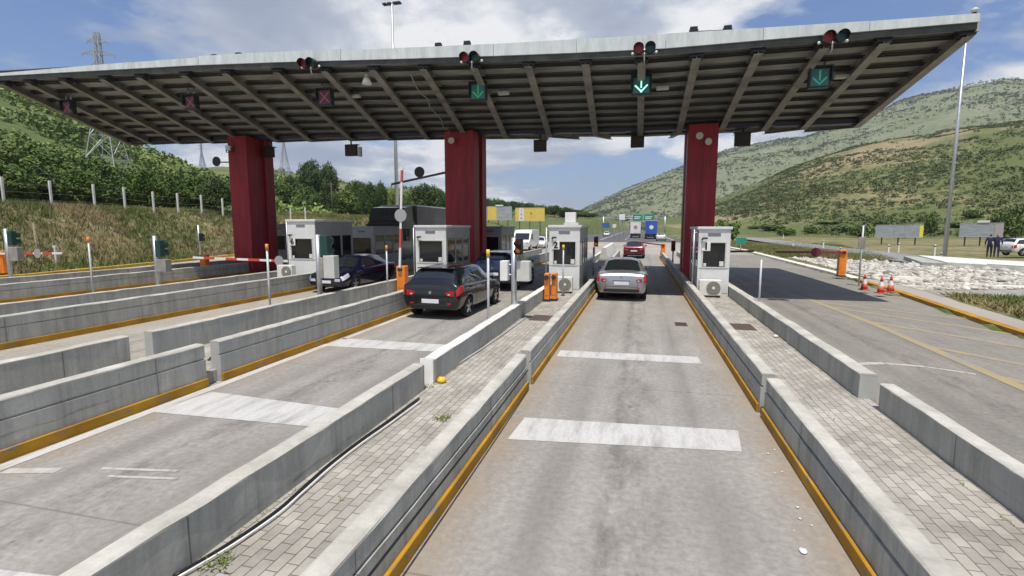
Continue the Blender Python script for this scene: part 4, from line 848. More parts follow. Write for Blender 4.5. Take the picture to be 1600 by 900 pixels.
# ---- lorry, vans and far traffic
def wheel(t, x, y, r, w, sd):
    mb = MB(); mb.cyl((x, y, r), (x - sd * w, y, r), r, n=24); o = mb.build('wheel', M_TYRE, t)
    mb = MB(); mb.cyl((x + sd * .01, y, r), (x - sd * .03, y, r), r * .55, r * .5, 18); mb.build('rim', M_RIM, o); return o
def artic(loc, rz, label, cabm, boxm, H=4.0, text=None, L=13.0, visor=True, logo=None, group=None):
    """tractor unit and box trailer; the nose points to local +y"""
    t = thing('articulated_lorry', label, 'lorry', loc, rz, group); hw = 1.24
    mb = MB(); prof = [(0, .55), (.06, 1.0), (.0, 1.55), (-.10, 1.75), (-.32, 2.72), (-.55, 3.0), (-2.2, 3.0), (-2.2, .75), (-.4, .55)]
    mb.prism([(-hw, y, z) for y, z in prof], (2 * hw, 0, 0)); bmesh.ops.bevel(mb.bm, geom=list(mb.bm.edges), offset=.05, segments=2, affect='EDGES'); cab = mb.build('cab', cabm, t)
    mb = MB(); mb.poly([(-1.08, -.105 + .015, 1.80), (1.08, -.105 + .015, 1.80), (1.08, -.305 + .02, 2.66), (-1.08, -.305 + .02, 2.66)]); mb.build('windscreen', M_CARGLASS, cab)
    for sd in (1, -1):
        mb = MB(); mb.box(sd * (hw + .004) - .004, sd * (hw + .004) + .004, -1.35, -.42, 1.75, 2.5); mb.build('side_window', M_CARGLASS, cab)
        mb = MB(); mb.box(sd * (hw + .2) - .1, sd * (hw + .2) + .1, -.35, -.2, 1.75, 2.5, .04); mb.tube([(sd * hw, -.3, 2.5), (sd * (hw + .2), -.28, 2.45)], .02, 6); mb.build('wing_mirror', M_BLACK, cab)
        mb = MB(); mb.box(sd * .98 - .2, sd * .98 + .2, .03, .09, .78, .98, .03); mb.build('headlamp', M_HEADL, cab)
    mb = MB()
    for k in range(4): mb.box(-.75, .75, .02, .075, .62 + .2 * k + (.0 if k else 0), .70 + .2 * k, .01)
    mb.box(-1.2, 1.2, -.1, .10, .35, .56, .03); mb.build('grille', M_BLACK, cab)
    if visor:
        mb = MB(); mb.prism([(-hw + .08, -.62, 3.0), (-hw + .08, -.45, 3.06), (-hw + .12, -.95, H - .2), (-hw + .12, -2.1, H - .08), (-hw + .08, -2.15, 3.0)], (2 * hw - .16, 0, 0)); rf = mb.build('roof_fairing', cabm, cab)
        mb = MB(); mb.box(-hw + .05, hw - .05, -.45, -.1, 2.70, 2.80, .03); mb.build('sun_visor', M_BLACK, cab)
        if text: text_mesh('visor_lettering', text, .36, M_DARK, rf, (0, -.66, 3.42), (R(58), 0, R(180)))
    mb = MB(); mb.box(-hw, hw, -2.6 - L, -2.6, 1.05, H, .03); tr = mb.build('trailer_box', boxm, t)
    mb = MB()
    for sd in (1, -1): mb.box(sd * hw - .03, sd * hw + .03, -2.6 - L - .01, -2.59, H - .06, H + .03)
    mb.box(-hw, hw, -2.63, -2.585, H - .04, H + .03); mb.box(-hw, hw, -2.6 - L - .03, -2.6 - L + .02, H - .06, H + .03); mb.build('roof_rail', M_WHITE, tr)
    mb = MB(); mb.box(-hw + .1, hw - .1, -2.6 - L - .02, -2.6 - L - .008, 1.2, H - .25); dr = mb.build('rear_door', M_WHITE if boxm is M_WHITE else boxm, tr)
    if logo: mb = MB(); mb.cyl((0, -2.6 - L - .03, 2.6), (0, -2.6 - L - .05, 2.6), .45, n=18); mb.build('emblem', logo, dr)
    mb = MB(); mb.box(-.45, .45, -2.6 - L, -.5, .72, 1.02); mb.box(-hw + .05, hw - .05, -2.6 - L, -2.6 - L + .12, .45, .6); mb.build('chassis', M_DARK, t)
    for sd in (1, -1):
        mb = MB(); mb.box(sd * .95 - .16, sd * .95 + .16, -2.6 - L - .02, -2.6 - L + .05, .62, .76, .01); mb.build('tail_lamp', M_TAIL, t)
        for yy in (-1.05, -4.3, -2.6 - L + 2.0, -2.6 - L + 3.3): wheel(t, sd * 1.22, yy, .5, .32, sd)
    return t
M_CABBLUE = paint('dark_slate_cab_paint', (0.10, 0.115, 0.135), 0.3, .35); M_TRAILERG = mat('brown_grey_trailer_sheet', (0.20, 0.185, 0.17), 0.7, var=0.15, vscale=.8)
pA, pB = at(560, 320, 29.5), at(632, 320, 29.5)
artic(((pA.x + pB.x) / 2, 29.5, 0), R(180), 'dark lorry facing the camera with grey trailer, behind the shaded booth', M_CABBLUE, M_TRAILERG, H=4.05, text='M A N', L=10)
M_BLUEL = paint('bright_blue_lorry_paint', (0.03, 0.10, 0.42), 0.1, .35)
artic((2.3, 131, 0), 0, 'blue lorry with white lettering driving away on the highway', M_BLUEL, M_BLUEL, H=4.1, L=11, visor=False, logo=M_WHITE)
artic((-1.2, 141, 0), 0, 'white box lorry with a pink emblem driving away beside the blue lorry', M_WHITE, M_WHITE, H=3.9, L=9, visor=False, logo=mat('pink_emblem', (.55, .2, .25), .6))
make_car('parked_car', 'hatch', P_WHITE, 'white car on the hard shoulder right of the blue lorry', (3.9, 104, 0), R(-3))
make_car('parked_car', 'sedan', P_WHITE, 'tiny pale car far off on the highway, left of the white lorry', (-9.4, 150, 0), R(180))
make_car('parked_car', 'sedan', paint('steel_blue_paint', (0.05, 0.10, 0.17), .5), 'steel blue car coming towards the camera, left of the white van', (-13.4, 50.5, 0), R(176))
make_car('parked_car', 'sedan', P_WHITE, 'white car beyond the white van, partly hidden by booth 2', (-12.3, 64, 0), R(186))
q = at(1590, 402, 58); make_car('parked_car', 'suv', P_WHITE, 'white off-road car parked beside two people at the right edge', (q.x + .8, 58, -.05), R(-78))
t = thing('delivery_van', 'white van stopped behind the signal post left of booth 2', 'van', (-12.6, 57.0, 0), R(178))
mb = MB(); mb.prism([(-.98, y, z) for y, z in ((2.5, .45), (2.55, .95), (1.9, 1.2), (1.35, 1.95), (1.0, 2.3), (-2.5, 2.35), (-2.55, .4))], (1.96, 0, 0)); bmesh.ops.bevel(mb.bm, geom=list(mb.bm.edges), offset=.07, segments=2, affect='EDGES'); b = mb.build('body', P_WHITE, t)
mb = MB(); mb.poly([(-.84, 1.90, 1.22), (.84, 1.90, 1.22), (.78, 1.37, 1.93), (-.78, 1.37, 1.93)]); mb.bm.verts.ensure_lookup_table()
for v in mb.bm.verts: v.co += Vector((0, .02, .015))
mb.build('windscreen', M_CARGLASS, b)
for sd in (1, -1):
    mb = MB(); mb.box(sd * .985 - .004, sd * .985 + .004, .55, 1.45, 1.25, 1.85); mb.build('side_window', M_CARGLASS, b)
    mb = MB(); mb.box(sd * .78 - .14, sd * .78 + .14, 2.5, 2.565, .82, .98, .02); mb.build('headlamp', M_HEADL, b)
    for yy in (1.65, -1.6): wheel(t, sd * .99, yy, .34, .2, sd)

# ================================================================== BARRIER GATES, POSTS, SIGNALS
M_BOOMW = mat('white_boom', (0.74, 0.73, 0.71), .5); M_BOOMR = mat('red_boom_band', (0.55, 0.07, 0.05), .5); M_DISC = mat('dark_red_disc', (0.16, 0.02, 0.035), .5); M_DISCC = mat('pale_clear_disc', (0.33, 0.34, 0.345), .4); M_BOOMD = mat('maroon_boom', (0.20, 0.035, 0.04), .55)
def gate(x, y, z, ang, L, dirx, label, disc=None, disc_at=.5, boom=True, dark=0.0, h=1.0, bands=None, bw=.05, cw=.17):
    """orange cabinet and boom; ang = 0 lowered, 90 upright; dirx = -1 boom to the left, 1 to the right"""
    t = thing('barrier_gate', label, 'barrier gate', (x, y, z), group='lane barrier gates')
    mb = MB(); mb.box(-cw, cw, -.16, .16, .05, h, .03); c = mb.build('cabinet', M_ORANGE, t)
    mb = MB(); mb.box(-cw * .6, cw * .6, -.172, -.155, .2, h - .22, .004); mb.build('cabinet_door', M_ORANGE, c)
    mb = MB(); mb.box(-cw - .03, cw + .03, -.19, .19, 0, .05); mb.build('base_plate', M_DARK, t)
    mb = MB(); mb.cyl((0, -.16, h - .13), (0, -.25, h - .13), .075, n=16); mb.build('pivot', M_DARK, t)
    if boom:
        a = R(ang); dx, dz = math.cos(a) * dirx, math.sin(a); k = max(4, int(L / .62))
        sv = Vector((-dz * dirx, 0, dx * dirx)) * bw; sv = -sv if sv.z < 0 else sv
        def bar(p, q, g, m, nm, par):
            A, B = Vector((p * dx, -.225 - g, h - .13 + p * dz)), Vector((q * dx, -.225 - g, h - .13 + q * dz)); e = sv * (1 + g * 20)
            return MB().prism([A - e, B - e, B + e, A + e], (0, .045 + 2 * g, 0)).build(nm, m, par)
        b = bar(-.1, L - .1, 0, M_BOOMW if not dark else M_BOOMD, 'boom', t)
        if not dark:
            for f0, f1 in (bands or [(j / k, (j + 1) / k) for j in range(1, k, 2)]): bar(f0 * L - .1, f1 * L - .1, .003, M_BOOMR, 'boom_band', b)
        if disc: p = disc_at * L; c0 = Vector((p * dx, -.23, h - .13 + p * dz)); mb = MB(); mb.cyl(c0, c0 + Vector((0, -.012, 0)), .23, n=28); mb.build('disc', disc, b)
    return t
gate(-8.44, 17.2, .2, 93, 3.75, -1, 'orange barrier gate with upright red and white boom, left of the white booth', M_DISCC, .52, bands=[(.24, .42), (.86, .97)], bw=.038)
gate(-15.15, 20.2, .2, 1, 5.6, -1, 'orange barrier gate with lowered boom reaching left under the leftmost column', M_DISCC, .13)
gate(-2.90, 16.4, .2, 0, 1, -1, 'left one of two narrow orange cabinets before booth 2', boom=False, cw=.085, h=.92)
gate(-2.69, 16.55, .2, 0, 1, -1, 'right one of two narrow orange cabinets before booth 2', boom=False, cw=.085, h=.92)
gate(-22.6, 22.6, .2, 0, 1, -1, 'small orange barrier cabinet beside the silver signal post on the far left', boom=False, h=.95)
q = gp(1312, 432, .12); gate(q.x + .05, q.y, .12, 0, 3.2, -1, 'orange barrier gate with maroon boom and disc, beside the white rubble', M_DISC, .40, dark=1, h=1.35)
gate(3.05, 27.6, .2, 2, 2.5, 1, 'maroon boom with a disc, sticking out right from behind booth 1', M_DISC, .38, dark=1, h=1.28)
q = gp(8, 428, .22); gate(q.x, q.y, .2, 1, 4.4, 1, 'orange barrier gate with red and white boom at the left photo edge', M_DISCC, .62, h=1.2)
# far booms beyond the canopy, one on each side of the maroon saloon
gate(1.80, 43.0, .2, 7, 2.1, -1, 'far barrier with slightly raised boom behind the dark red saloon', dark=1, h=1.1)

def flex_post(x, y, z, h, label, tip=M_YELLOW):
    t = thing('marker_post', label, 'marker post', (x, y, z), group='slim marker posts on the islands')
    mb = MB(); mb.cyl((0, 0, 0), (0, 0, h), .028, n=10); mb.build('post', M_GREYPOLE, t)
    if tip: mb = MB(); mb.cyl((0, 0, h - .02), (0, 0, h + .13), .04, n=10); mb.build('cap', tip, t)
    mb = MB(); mb.cyl((0, 0, 0), (0, 0, .03), .07, n=10); mb.build('foot', M_DARK, t); return t
FP = [((763, 525), (763, 392), 'slim grey post with yellow tip, right of the black hatchback', M_YELLOW), ((880, 462), (880, 384), 'slim grey post with yellow tip in front of booth 2', M_YELLOW), ((605, 470), (605, 385), 'slim grey post with orange tip, behind the upright barrier boom wall', M_ORANGE),
      ((424, 498), (416, 383), 'slim grey post with orange tip before the leftmost red column', M_ORANGE), ((150, 475), (135, 372), 'slim grey post with orange tip before the grassy bank', M_ORANGE), ((1183, 492), (1192, 400), 'slim grey post on the wall beside the yellow hatched lane', None)]
for (a, b, lb, tp) in FP:
    p = gp(a[0], a[1], .2); q = at(b[0], b[1], p.y); flex_post((p.x + q.x) / 2, p.y, .2, q.z - .3, lb, tp)

M_LENSR = mat('red_lens', (0.16, 0.008, 0.012), .3, emit=(0.7, .02, .02), es=.05); M_LENSO = mat('amber_lens', (0.35, 0.11, 0.02), .3, emit=(1, .3, .02), es=.25); M_LENSG = mat('green_lens', (0.008, 0.05, 0.045), .3)
def signal_post(x, y, z, h, label, boxes=(), light=None, lm=M_GREENDARK, thick=.055, lens=None, face=-1, k_=1.0):
    t = thing('signal_post', label, 'signal post', (x, y, z), group='signal posts on the islands')
    mb = MB(); mb.cyl((0, 0, 0), (0, 0, h), thick, n=14); mb.cyl((0, 0, 0), (0, 0, .02), .15, n=14); mb.build('post', M_STEEL, t)
    mb = MB(); mb.sphere((0, 0, h), thick * 1.02, (1, 1, .5), 12, 6); mb.build('post_cap', M_GREYPOLE, t)
    for (dx, z0, w, hh, m) in boxes:
        mb = MB(); mb.box(dx - w / 2, dx + w / 2, -.14, .12, z0, z0 + hh, .015); b = mb.build('control_box', m, t)
        mb = MB(); mb.tube([(0, 0, z0 + hh * .3), (dx, 0, z0 + hh * .3)], .02, 6); mb.tube([(0, 0, z0 + hh * .8), (dx, 0, z0 + hh * .8)], .02, 6); mb.build('bracket', M_STEEL, b)
    if light:
        dx, z0 = light; q_ = k_; mb = MB(); mb.box(dx - .12 * q_, dx + .12 * q_, -.10, .12, z0, z0 + .62 * q_, .03 * q_); hd = mb.build('signal_head', lm, t)
        mb = MB()
        for k in range(2):
            c = Vector((dx, face * .12, z0 + (.16 + .3 * k) * q_)); mb.cyl(c, c + Vector((0, face * .17, -.02)), .11 * q_, .12 * q_, 16, caps=False)
        mb.build('hood', lm, hd)
        for k in range(2):
            c = Vector((dx, face * .115, z0 + (.16 + .3 * k) * q_)); mb = MB(); mb.cyl(c, c + Vector((0, face * .012, 0)), .095 * q_, n=16); mb.build('lens', (lens or (M_LENSG, M_LENSR))[k], hd)
        mb = MB(); mb.tube([(0, 0, z0 + .3), (dx, 0, z0 + .3)], .022, 6); mb.build('bracket', M_STEEL, hd)
    return t
p = gp(803, 499, .2); signal_post(p.x, p.y, .2, 2.10, 'thick silver post with two pale boxes on the paved island before booth 2', [(-.24, 1.02, .2, .52, M_WHITE), (.27, 1.02, .34, .52, M_BOX)], (.14, 1.70), M_BLACK, .075, (M_LENSO, M_LENSR), k_=.68)
p = gp(501, 482, .2); signal_post(p.x, p.y, .2, 2.15, 'white post with grey box, beside the dark blue saloon and booth 6', [(.42, .92, .36, .66, M_BOX), (.16, .92, .14, .6, M_CARDGREY)], (.24, 1.55), M_GREENDARK, .075, face=1)
p = gp(248, 455, .2); signal_post(p.x, p.y, .2, 2.05, 'silver signal post with dark green head and grey box, before the grassy bank', [(.36, .75, .42, .46, M_CARDGREY)], (.2, 1.30), M_GREENDARK, .075, face=1)
p = gp(18, 441, .2); signal_post(p.x, p.y, .2, 2.30, 'silver signal post with dark green head at the left photo edge', [(.5, .95, .5, .6, M_CARDGREY)], (.3, 1.62), M_GREENDARK, .085, face=1)
p = gp(313, 402, .2); signal_post(p.x, p.y, .2, 2.55, 'far signal post with small dark head, beside the leftmost column', [], (.2, 1.3), M_BLACK, .075, face=1)
signal_post(-2.10, 24.3, .2, 1.45, 'dark post with amber and red lamps behind booth 2', [], (.10, 1.5), M_BLACK, .05, (M_LENSO, M_LENSR), k_=.75)
p = gp(1056, 432, .3); signal_post(1.98, 33.0, .2, 1.0, 'black signal on a dark post beyond the canopy, left of booth 1', [], (0, .95), M_BLACK, .05)

# lane signals hung under the canopy, traffic light pairs on its front edge
M_SIGBOX = mat('signal_case', (0.02, 0.035, 0.04), .5); M_SIGFACE = mat('signal_face_teal', (0.05, 0.17, 0.17), .35); M_SIGFACER = mat('signal_face_maroon', (0.11, 0.03, 0.045), .4)
M_XRED = mat('unlit_red_cross', (0.34, 0.10, 0.13), .4, emit=(.5, .05, .1), es=.10); M_ARR = mat('lit_arrow', (0.4, 0.9, 0.75), .4, emit=(0.35, 1.0, 0.75), es=1.6); M_ARRD = mat('dim_arrow', (0.02, 0.30, 0.10), .4, emit=(.02, .6, .15), es=.30); M_ARRT = mat('teal_arrow', (0.08, 0.35, 0.33), .4, emit=(.05, .5, .45), es=.25)
def underside(x, y):
    t = (y - YF) / (YV - YF); a = float(np.interp(-x, [-q[0] for q in FX], [q[1] for q in FX])); b = float(np.interp(-x, [-q[0] for q in VXs], [q[1] for q in VXs])); return a + (b - a) * t
def lane_signal(px, py, label, sym, S=.70):
    p = at(px, py, 19.0); t = thing('lane_signal', label, 'lane signal', (p.x, 19.0, p.z), group='lane signals hanging under the canopy'); h = S / 2
    mb = MB(); mb.box(-h, h, 0, .22, -h, h, .02); b = mb.build('case', M_SIGBOX, t)
    mb = MB(); mb.box(-h - .03, h + .03, -.16, .02, h - .0, h + .03); mb.box(-h - .03, -h, -.12, .02, -h * .4, h); mb.box(h, h + .03, -.12, .02, -h * .4, h); mb.build('hood', M_SIGBOX, b)
    mb = MB(); mb.box(-h + .05, h - .05, -.006, .004, -h + .05, h - .05); f = mb.build('face', M_SIGFACER if sym == 'X' else M_SIGFACE, b)
    mb = MB(); w = S * .07
    def bar(a, c):
        a, c = Vector((a[0], -.012, a[1])) * 1, Vector((c[0], -.012, c[1])); d = (c - a).normalized(); s = Vector((-d.z, 0, d.x)) * w / 2; mb.prism([a - s, c - s, c + s, a + s], (0, .004, 0))
    if sym == 'X': e = S * .34; bar((-e, -e), (e, e)); bar((-e, e), (e, -e)); mb.build('cross', M_XRED, f)
    else:
        e = S / .7; bar((0, .26 * e), (0, -.10 * e)); bar((-.23 * e, .0), (.02 * e, -.25 * e)); bar((.23 * e, .0), (-.02 * e, -.25 * e)); mb.build('arrow', {'A': M_ARR, 'D': M_ARRD, 'T': M_ARRT}[sym], f)
    zt = underside(p.x, 19.1) - p.z - .02; mb = MB()
    for sx in (-.14, .14): mb.cyl((sx, .1, h), (sx, .1, zt + .08), .03, n=8)
    mb.build('hanger', M_STEEL, t); return t
lane_signal(105, 168, 'maroon cross lane signal nearest the left end of the canopy', 'X', .58)
lane_signal(297, 160, 'maroon cross lane signal above the leftmost red column', 'X', .58)
lane_signal(507, 152, 'dark red cross lane signal between leftmost and middle red columns', 'X', .62)
lane_signal(747, 143, 'dim green arrow lane signal right above the middle red column', 'D', .62)
lane_signal(1002, 133, 'bright lit green arrow lane signal above the middle lane', 'A', .64)
lane_signal(1281, 121, 'pale teal arrow lane signal over the right hatched lane', 'T', .62)
def light_pair(px, py, label, r=.155):
    p = at(px, py, 17.2); t = thing('traffic_light', label, 'traffic light', (p.x, 17.22, p.z), group='red and green light pairs on the canopy edge')
    for sx, m, mh in ((-.175, M_LENSR, M_BLACK), (.175, M_LENSG, M_BLACK)):
        mb = MB(); mb.cyl((sx, .16, 0), (sx, -.04, 0), r * .9, r, 22); hd = mb.build('lamp_head', mh, t)
        mb = MB(); n = 22; A, B = [], []
        for k in range(n + 1):
            a = -math.pi * .22 + math.pi * 1.44 * k / n; A.append(mb.bm.verts.new((sx + r * math.cos(a), -.04, r * math.sin(a)))); B.append(mb.bm.verts.new((sx + r * 1.02 * math.cos(a), -.26 + .10 * (math.sin(a) < 0), r * 1.02 * math.sin(a) - .02)))
        for k in range(n): f = mb.bm.faces.new((A[k], A[k + 1], B[k + 1], B[k])); f.smooth = True
        mb.build('visor', mh, hd)
        mb = MB(); mb.cyl((sx, -.042, 0), (sx, -.055, 0), r * .86, n=22); mb.build('lens', m, hd)
    mb = MB(); mb.tube([(-.18, .1, 0), (.18, .1, 0)], .03, 8); mb.tube([(-.36, .14, -.09), (.36, .14, -.09)], .018, 8); mb.tube([(0, .12, 0), (0, .12, -.30), (0, .45, -.33)], .025, 8); mb.build('bracket', M_STEEL, t)
    for sx in (-.36, .36): mb = MB(); mb.sphere((sx, .1, -.09), .045, (1, 1, 1), 10, 6); mb.build('side_lamp', M_WHITE, t)
    return t
light_pair(482, 99, 'red and green light pair on canopy edge above the dark red cross'); light_pair(735, 90, 'red and green light pair on canopy edge above the dim arrow')
light_pair(1007, 76, 'red and green light pair on canopy edge above the bright arrow'); light_pair(1304, 58, 'red and green light pair on canopy edge above the teal arrow')
# bell lamp and small luminaires under the roof
p = at(573, 124, 18.2); t = thing('bell_lamp', 'white bell-shaped lamp hanging under the canopy edge', 'lamp', (p.x, 18.2, p.z))
mb = MB(); mb.cyl((0, 0, -.17), (0, 0, .12), .19, .08, 20); mb.cyl((0, 0, .12), (0, 0, .2), .08, .05, 16); mb.build('shade', mat('bright_white_shade', (.85, .85, .83), .4), t)
mb = MB(); mb.tube([(0, 0, .2), (0, 0, underside(p.x, 18.2) - p.z + .1)], .02, 6); mb.build('stem', M_STEEL, t)
for (px, py, lb) in ((787, 129, 'small pale strip light right of the dim arrow signal'), (1036, 117, 'small pale strip light right of the bright arrow signal'), (1316, 107, 'small pale strip light right of the teal arrow signal'), (555, 140, 'small pale strip light left of the middle red column top')):
    p = at(px, py, 20.0); zt = underside(p.x, 20.0); t = thing('strip_light', lb, 'light fitting', (p.x, 20.0, zt - .02), group='strip lights under the canopy')
    mb = MB(); mb.box(-.22, .22, -.1, .1, -.12, .0, .02); mb.build('housing', mat('dull_white_fitting', (.55, .55, .52), .5), t); mb = MB(); mb.cyl((0, 0, 0), (0, 0, .13), .025, n=8); mb.build('stem', M_STEEL, t)
# dark signal boxes hung from the valley, seen from the back
for (px, py, w, lb) in ((420, 232, .62, 'dark box hanging from the canopy right of the leftmost column'), (549, 229, .66, 'dark box with pale side panel hanging left of the middle column'), (844, 222, .62, 'brownish dark box hanging right of the middle column'), (996, 215, .62, 'brownish dark box hanging above the middle lane'), (1160, 212, .66, 'brownish dark box hanging right of the right-hand column')):
    Yh = YV + .5; p = at(px, py + 6, Yh); t = thing('hanging_signal', lb, 'lane signal', (p.x, Yh, p.z), group='signal boxes hanging from the middle of the canopy'); h = w / 2
    mb = MB(); mb.box(-h, h, -.12, .12, -h * .9, h * .9, .02); b = mb.build('case', mat('dark_brown_case', (.045, .032, .028), .6, var=.3, vscale=5), t)
    mb = MB(); mb.box(-h - .03, h + .03, .0, .26, h * .9, h * .9 + .03); mb.build('hood', M_DARK, b)
    mb = MB(); zt = 7.2 - min(0, p.x) * .024 - p.z; mb.cyl((0, 0, h * .9), (0, 0, zt), .045, n=8); mb.build('hanger', M_DARK, t)
    if px == 549: mb = MB(); mb.box(h + .06, h + .24, -.05, .15, -h, h * .5, .01); mb.build('side_panel', M_BOX, t)
# floodlights and loudspeakers on the columns
def horn(x, y, z, label, dx=0):
    t = thing('loudspeaker', label, 'loudspeaker', (x, y, z), group='fittings near the column tops'); mb = MB(); mb.cyl((0, 0, 0), (-.02 + dx, -.26, -.03), .05, .15, 16); mb.build('horn', mat('cream_horn', (.58, .54, .44), .5), t)
    mb = MB(); mb.cyl((0, .12, .0), (0, 0, 0), .06, n=10); mb.build('driver', M_DARK, t); return t
horn(2.35, 23.97, 6.5, 'cream horn loudspeaker high on the right-hand column'); horn(2.62, 23.97, 6.25, 'second cream horn, lower on the right-hand column', .1); horn(-9.0, 23.97, 6.75, 'cream horn loudspeaker at the middle column top', .1)
def flood(x, y, z, label, m=M_DARK, rz=0):
    t = thing('floodlight', label, 'floodlight', (x, y, z), rz, group='small floodlights'); mb = MB(); mb.box(-.16, .16, -.10, .10, .10, .36, .03); mb.build('housing', m, t)
    mb = MB(); mb.box(-.13, .13, -.112, -.098, .13, .33); mb.build('lens', M_GLASS if m is M_DARK else M_HEADL, t)
    mb = MB(); mb.box(-.19, -.165, -.03, .03, .0, .25); mb.box(.165, .19, -.03, .03, .0, .25); mb.box(-.19, .19, -.03, .03, 0, .02); mb.build('yoke', M_DARK, t); return t
p = at(358, 231, 24.0); flood(p.x, 23.98, p.z - .25, 'pale floodlight on the leftmost column', M_BOX)
for (px, py, lb) in ((335, 88, 'first roof floodlight of the left pair'), (373, 85, 'second roof floodlight of the left pair'), (685, 70, 'dark roof floodlight above the middle column, left one'), (730, 67, 'dark roof floodlight above the middle column, right one'), (1084, 45, 'left dark roof floodlight joined by a thin conduit'), (1137, 43, 'right dark roof floodlight joined by a thin conduit')):
    p = at(px, py, 17.9); zt = float(np.interp(-p.x, [-a for a, b in FT], [b for a, b in FT])); fl = flood(p.x, 17.9, max(zt - .04, p.z - .2), lb); fl.scale = (.72, .8, .72)
p = at(1523, 24, 17.6); t = thing('roof_camera', 'small domed camera on the right tip of the canopy', 'camera', (p.x, 17.62, 8.42)); mb = MB(); mb.sphere((0, 0, .14), .09, (1, 1, .8)); mb.build('dome', M_BOX, t); mb = MB(); mb.cyl((0, 0, 0), (0, 0, .1), .05, n=10); mb.build('base', M_DARK, t)
pa, pb = at(1090, 49, 17.85), at(1132, 47, 17.85); mb = MB(); mb.tube([pa, pb], .015, 6); tag(mb.build('conduit', M_DARK), 'thin dark conduit between the two right roof floodlights', 'conduit', None, 'thing')
uu = u_of_x(-8.3); pts = [canopy_pt(uu, t_, -.20 + .03 * math.sin(t_ * 40)) + Vector((.06 * math.sin(t_ * 23), 0, 0)) for t_ in np.linspace(.06, .97, 40)]; mb = MB(); mb.tube(pts, .022, 6); tag(mb.build('cable', mat('pale_cable', (.34, .33, .29), .6)), 'pale wavy cable running under the canopy to the middle column', 'cable', None, 'thing')
# round plates on arms fixed to the columns
t = thing('round_plate_arm', 'dark round plate on a short arm left of the leftmost column', 'round sign', (-22.05, 24.6, 6.2)); mb = MB(); mb.tube([(0, 0, 0), (-1.0, 0, .03)], .04, 8); mb.build('arm', M_GREYPOLE, t); mb = MB(); mb.cyl((-1.25, -.03, .08), (-1.25, .0, .08), .27, n=24); mb.build('plate', M_DARK, t)
pa, pb, pc = at(612, 288, 24.6), at(694, 268, 24.6), at(656, 269, 24.6); t = thing('round_plate_arm', 'long dark raised bar with round plate left of the middle column', 'round sign', pb); mb = MB(); mb.tube([(0.35, 0, 0), tuple(pa - pb)], .055, 8); mb.build('arm', mat('brown_grey_arm', (.10, .08, .075), .6), t); mb = MB(); c = pc - pb; mb.cyl(c + Vector((0, -.07, 0)), c + Vector((0, -.04, 0)), .27, n=24); mb.build('plate', M_DARK, t)

# ================================================================== VEGETATION
rg = np.random.default_rng(11)
def foliage_mat(name, dark, light, sc=0.35, rough=0.75):
    n = NT(name, rough); a = n.noise(sc, 4, 0.6); b = n.noise(sc * 9, 3, 0.6)
    c = n.mix(n.ramp(a, [(0.36, 0.0), (0.64, 1.0)]), dark, light); c = n.mix(0.45, c, n.ramp(b, [(0.3, 0.55), (0.7, 1.35)]), 'MULTIPLY')
    m = n.out(c); n.b.inputs['Transmission Weight'].default_value = 0.0; return m
M_LEAF = foliage_mat('broadleaf_green', (0.058, 0.105, 0.02), (0.15, 0.215, 0.05))
M_LEAFD = foliage_mat('dark_oak_green', (0.034, 0.064, 0.017), (0.09, 0.135, 0.036))
M_LEAFY = foliage_mat('yellowish_bush_green', (0.085, 0.125, 0.026), (0.19, 0.235, 0.06))
M_SCRUB = foliage_mat('scrub_green', (0.056, 0.082, 0.027), (0.115, 0.142, 0.052), 0.08)
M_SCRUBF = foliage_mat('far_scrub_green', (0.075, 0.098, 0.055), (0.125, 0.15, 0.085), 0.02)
M_FOREST = foliage_mat('hill_forest_green', (0.08, 0.13, 0.03), (0.20, 0.265, 0.07), 0.05)
n = NT('dry_grass_blades', .8)
c = n.mix(n.ramp(n.noise(.16, 6, .65), [(0.46, 0.0), (0.62, 1.0)]), (0.125, 0.165, 0.045), (0.33, 0.265, 0.13)); c = n.mix(n.ramp(n.noise(.33, 5, .65, n.map(loc=(7, 3, 1))), [(0.52, 0.0), (0.64, .7)]), c, (0.19, 0.125, 0.085))
M_GRASS = n.out(n.mix(.5, c, n.ramp(n.noise(4, 3, .6), [(0.3, .55), (0.7, 1.4)]), 'MULTIPLY'))
M_TRUNK = mat('bark', (0.10, 0.075, 0.05), 0.9, var=0.3, vscale=4)
def leaves(C, RAD, per, size, flat=0.75, outward=0.6):
    """per leaf quads round each centre C with radius RAD; returns verts, faces"""
    n = len(C) * per; Cc = np.repeat(C, per, 0); Rc = np.repeat(RAD, per)
    d = rg.normal(size=(n, 3)); d /= np.linalg.norm(d, axis=1)[:, None]
    rr_ = Rc * rg.uniform(0.35, 1.0, n) ** 0.5; pos = Cc + d * rr_[:, None] * np.array([1, 1, flat])
    nrm = d * outward + rg.normal(size=(n, 3)) * 0.6 + np.array([0, 0, 0.35]); nrm /= np.linalg.norm(nrm, axis=1)[:, None]
    a = np.cross(nrm, rg.normal(size=(n, 3))); a /= np.linalg.norm(a, axis=1)[:, None] + 1e-9; b = np.cross(nrm, a)
    s = (np.repeat(np.broadcast_to(size, len(C)), per) * rg.uniform(0.6, 1.3, n))[:, None]
    V = np.stack([pos - a * s - b * s * .6, pos + a * s - b * s * .6, pos + a * s + b * s * .6, pos - a * s + b * s * .6], 1).reshape(-1, 3)
    return V, np.arange(n * 4).reshape(-1, 4)
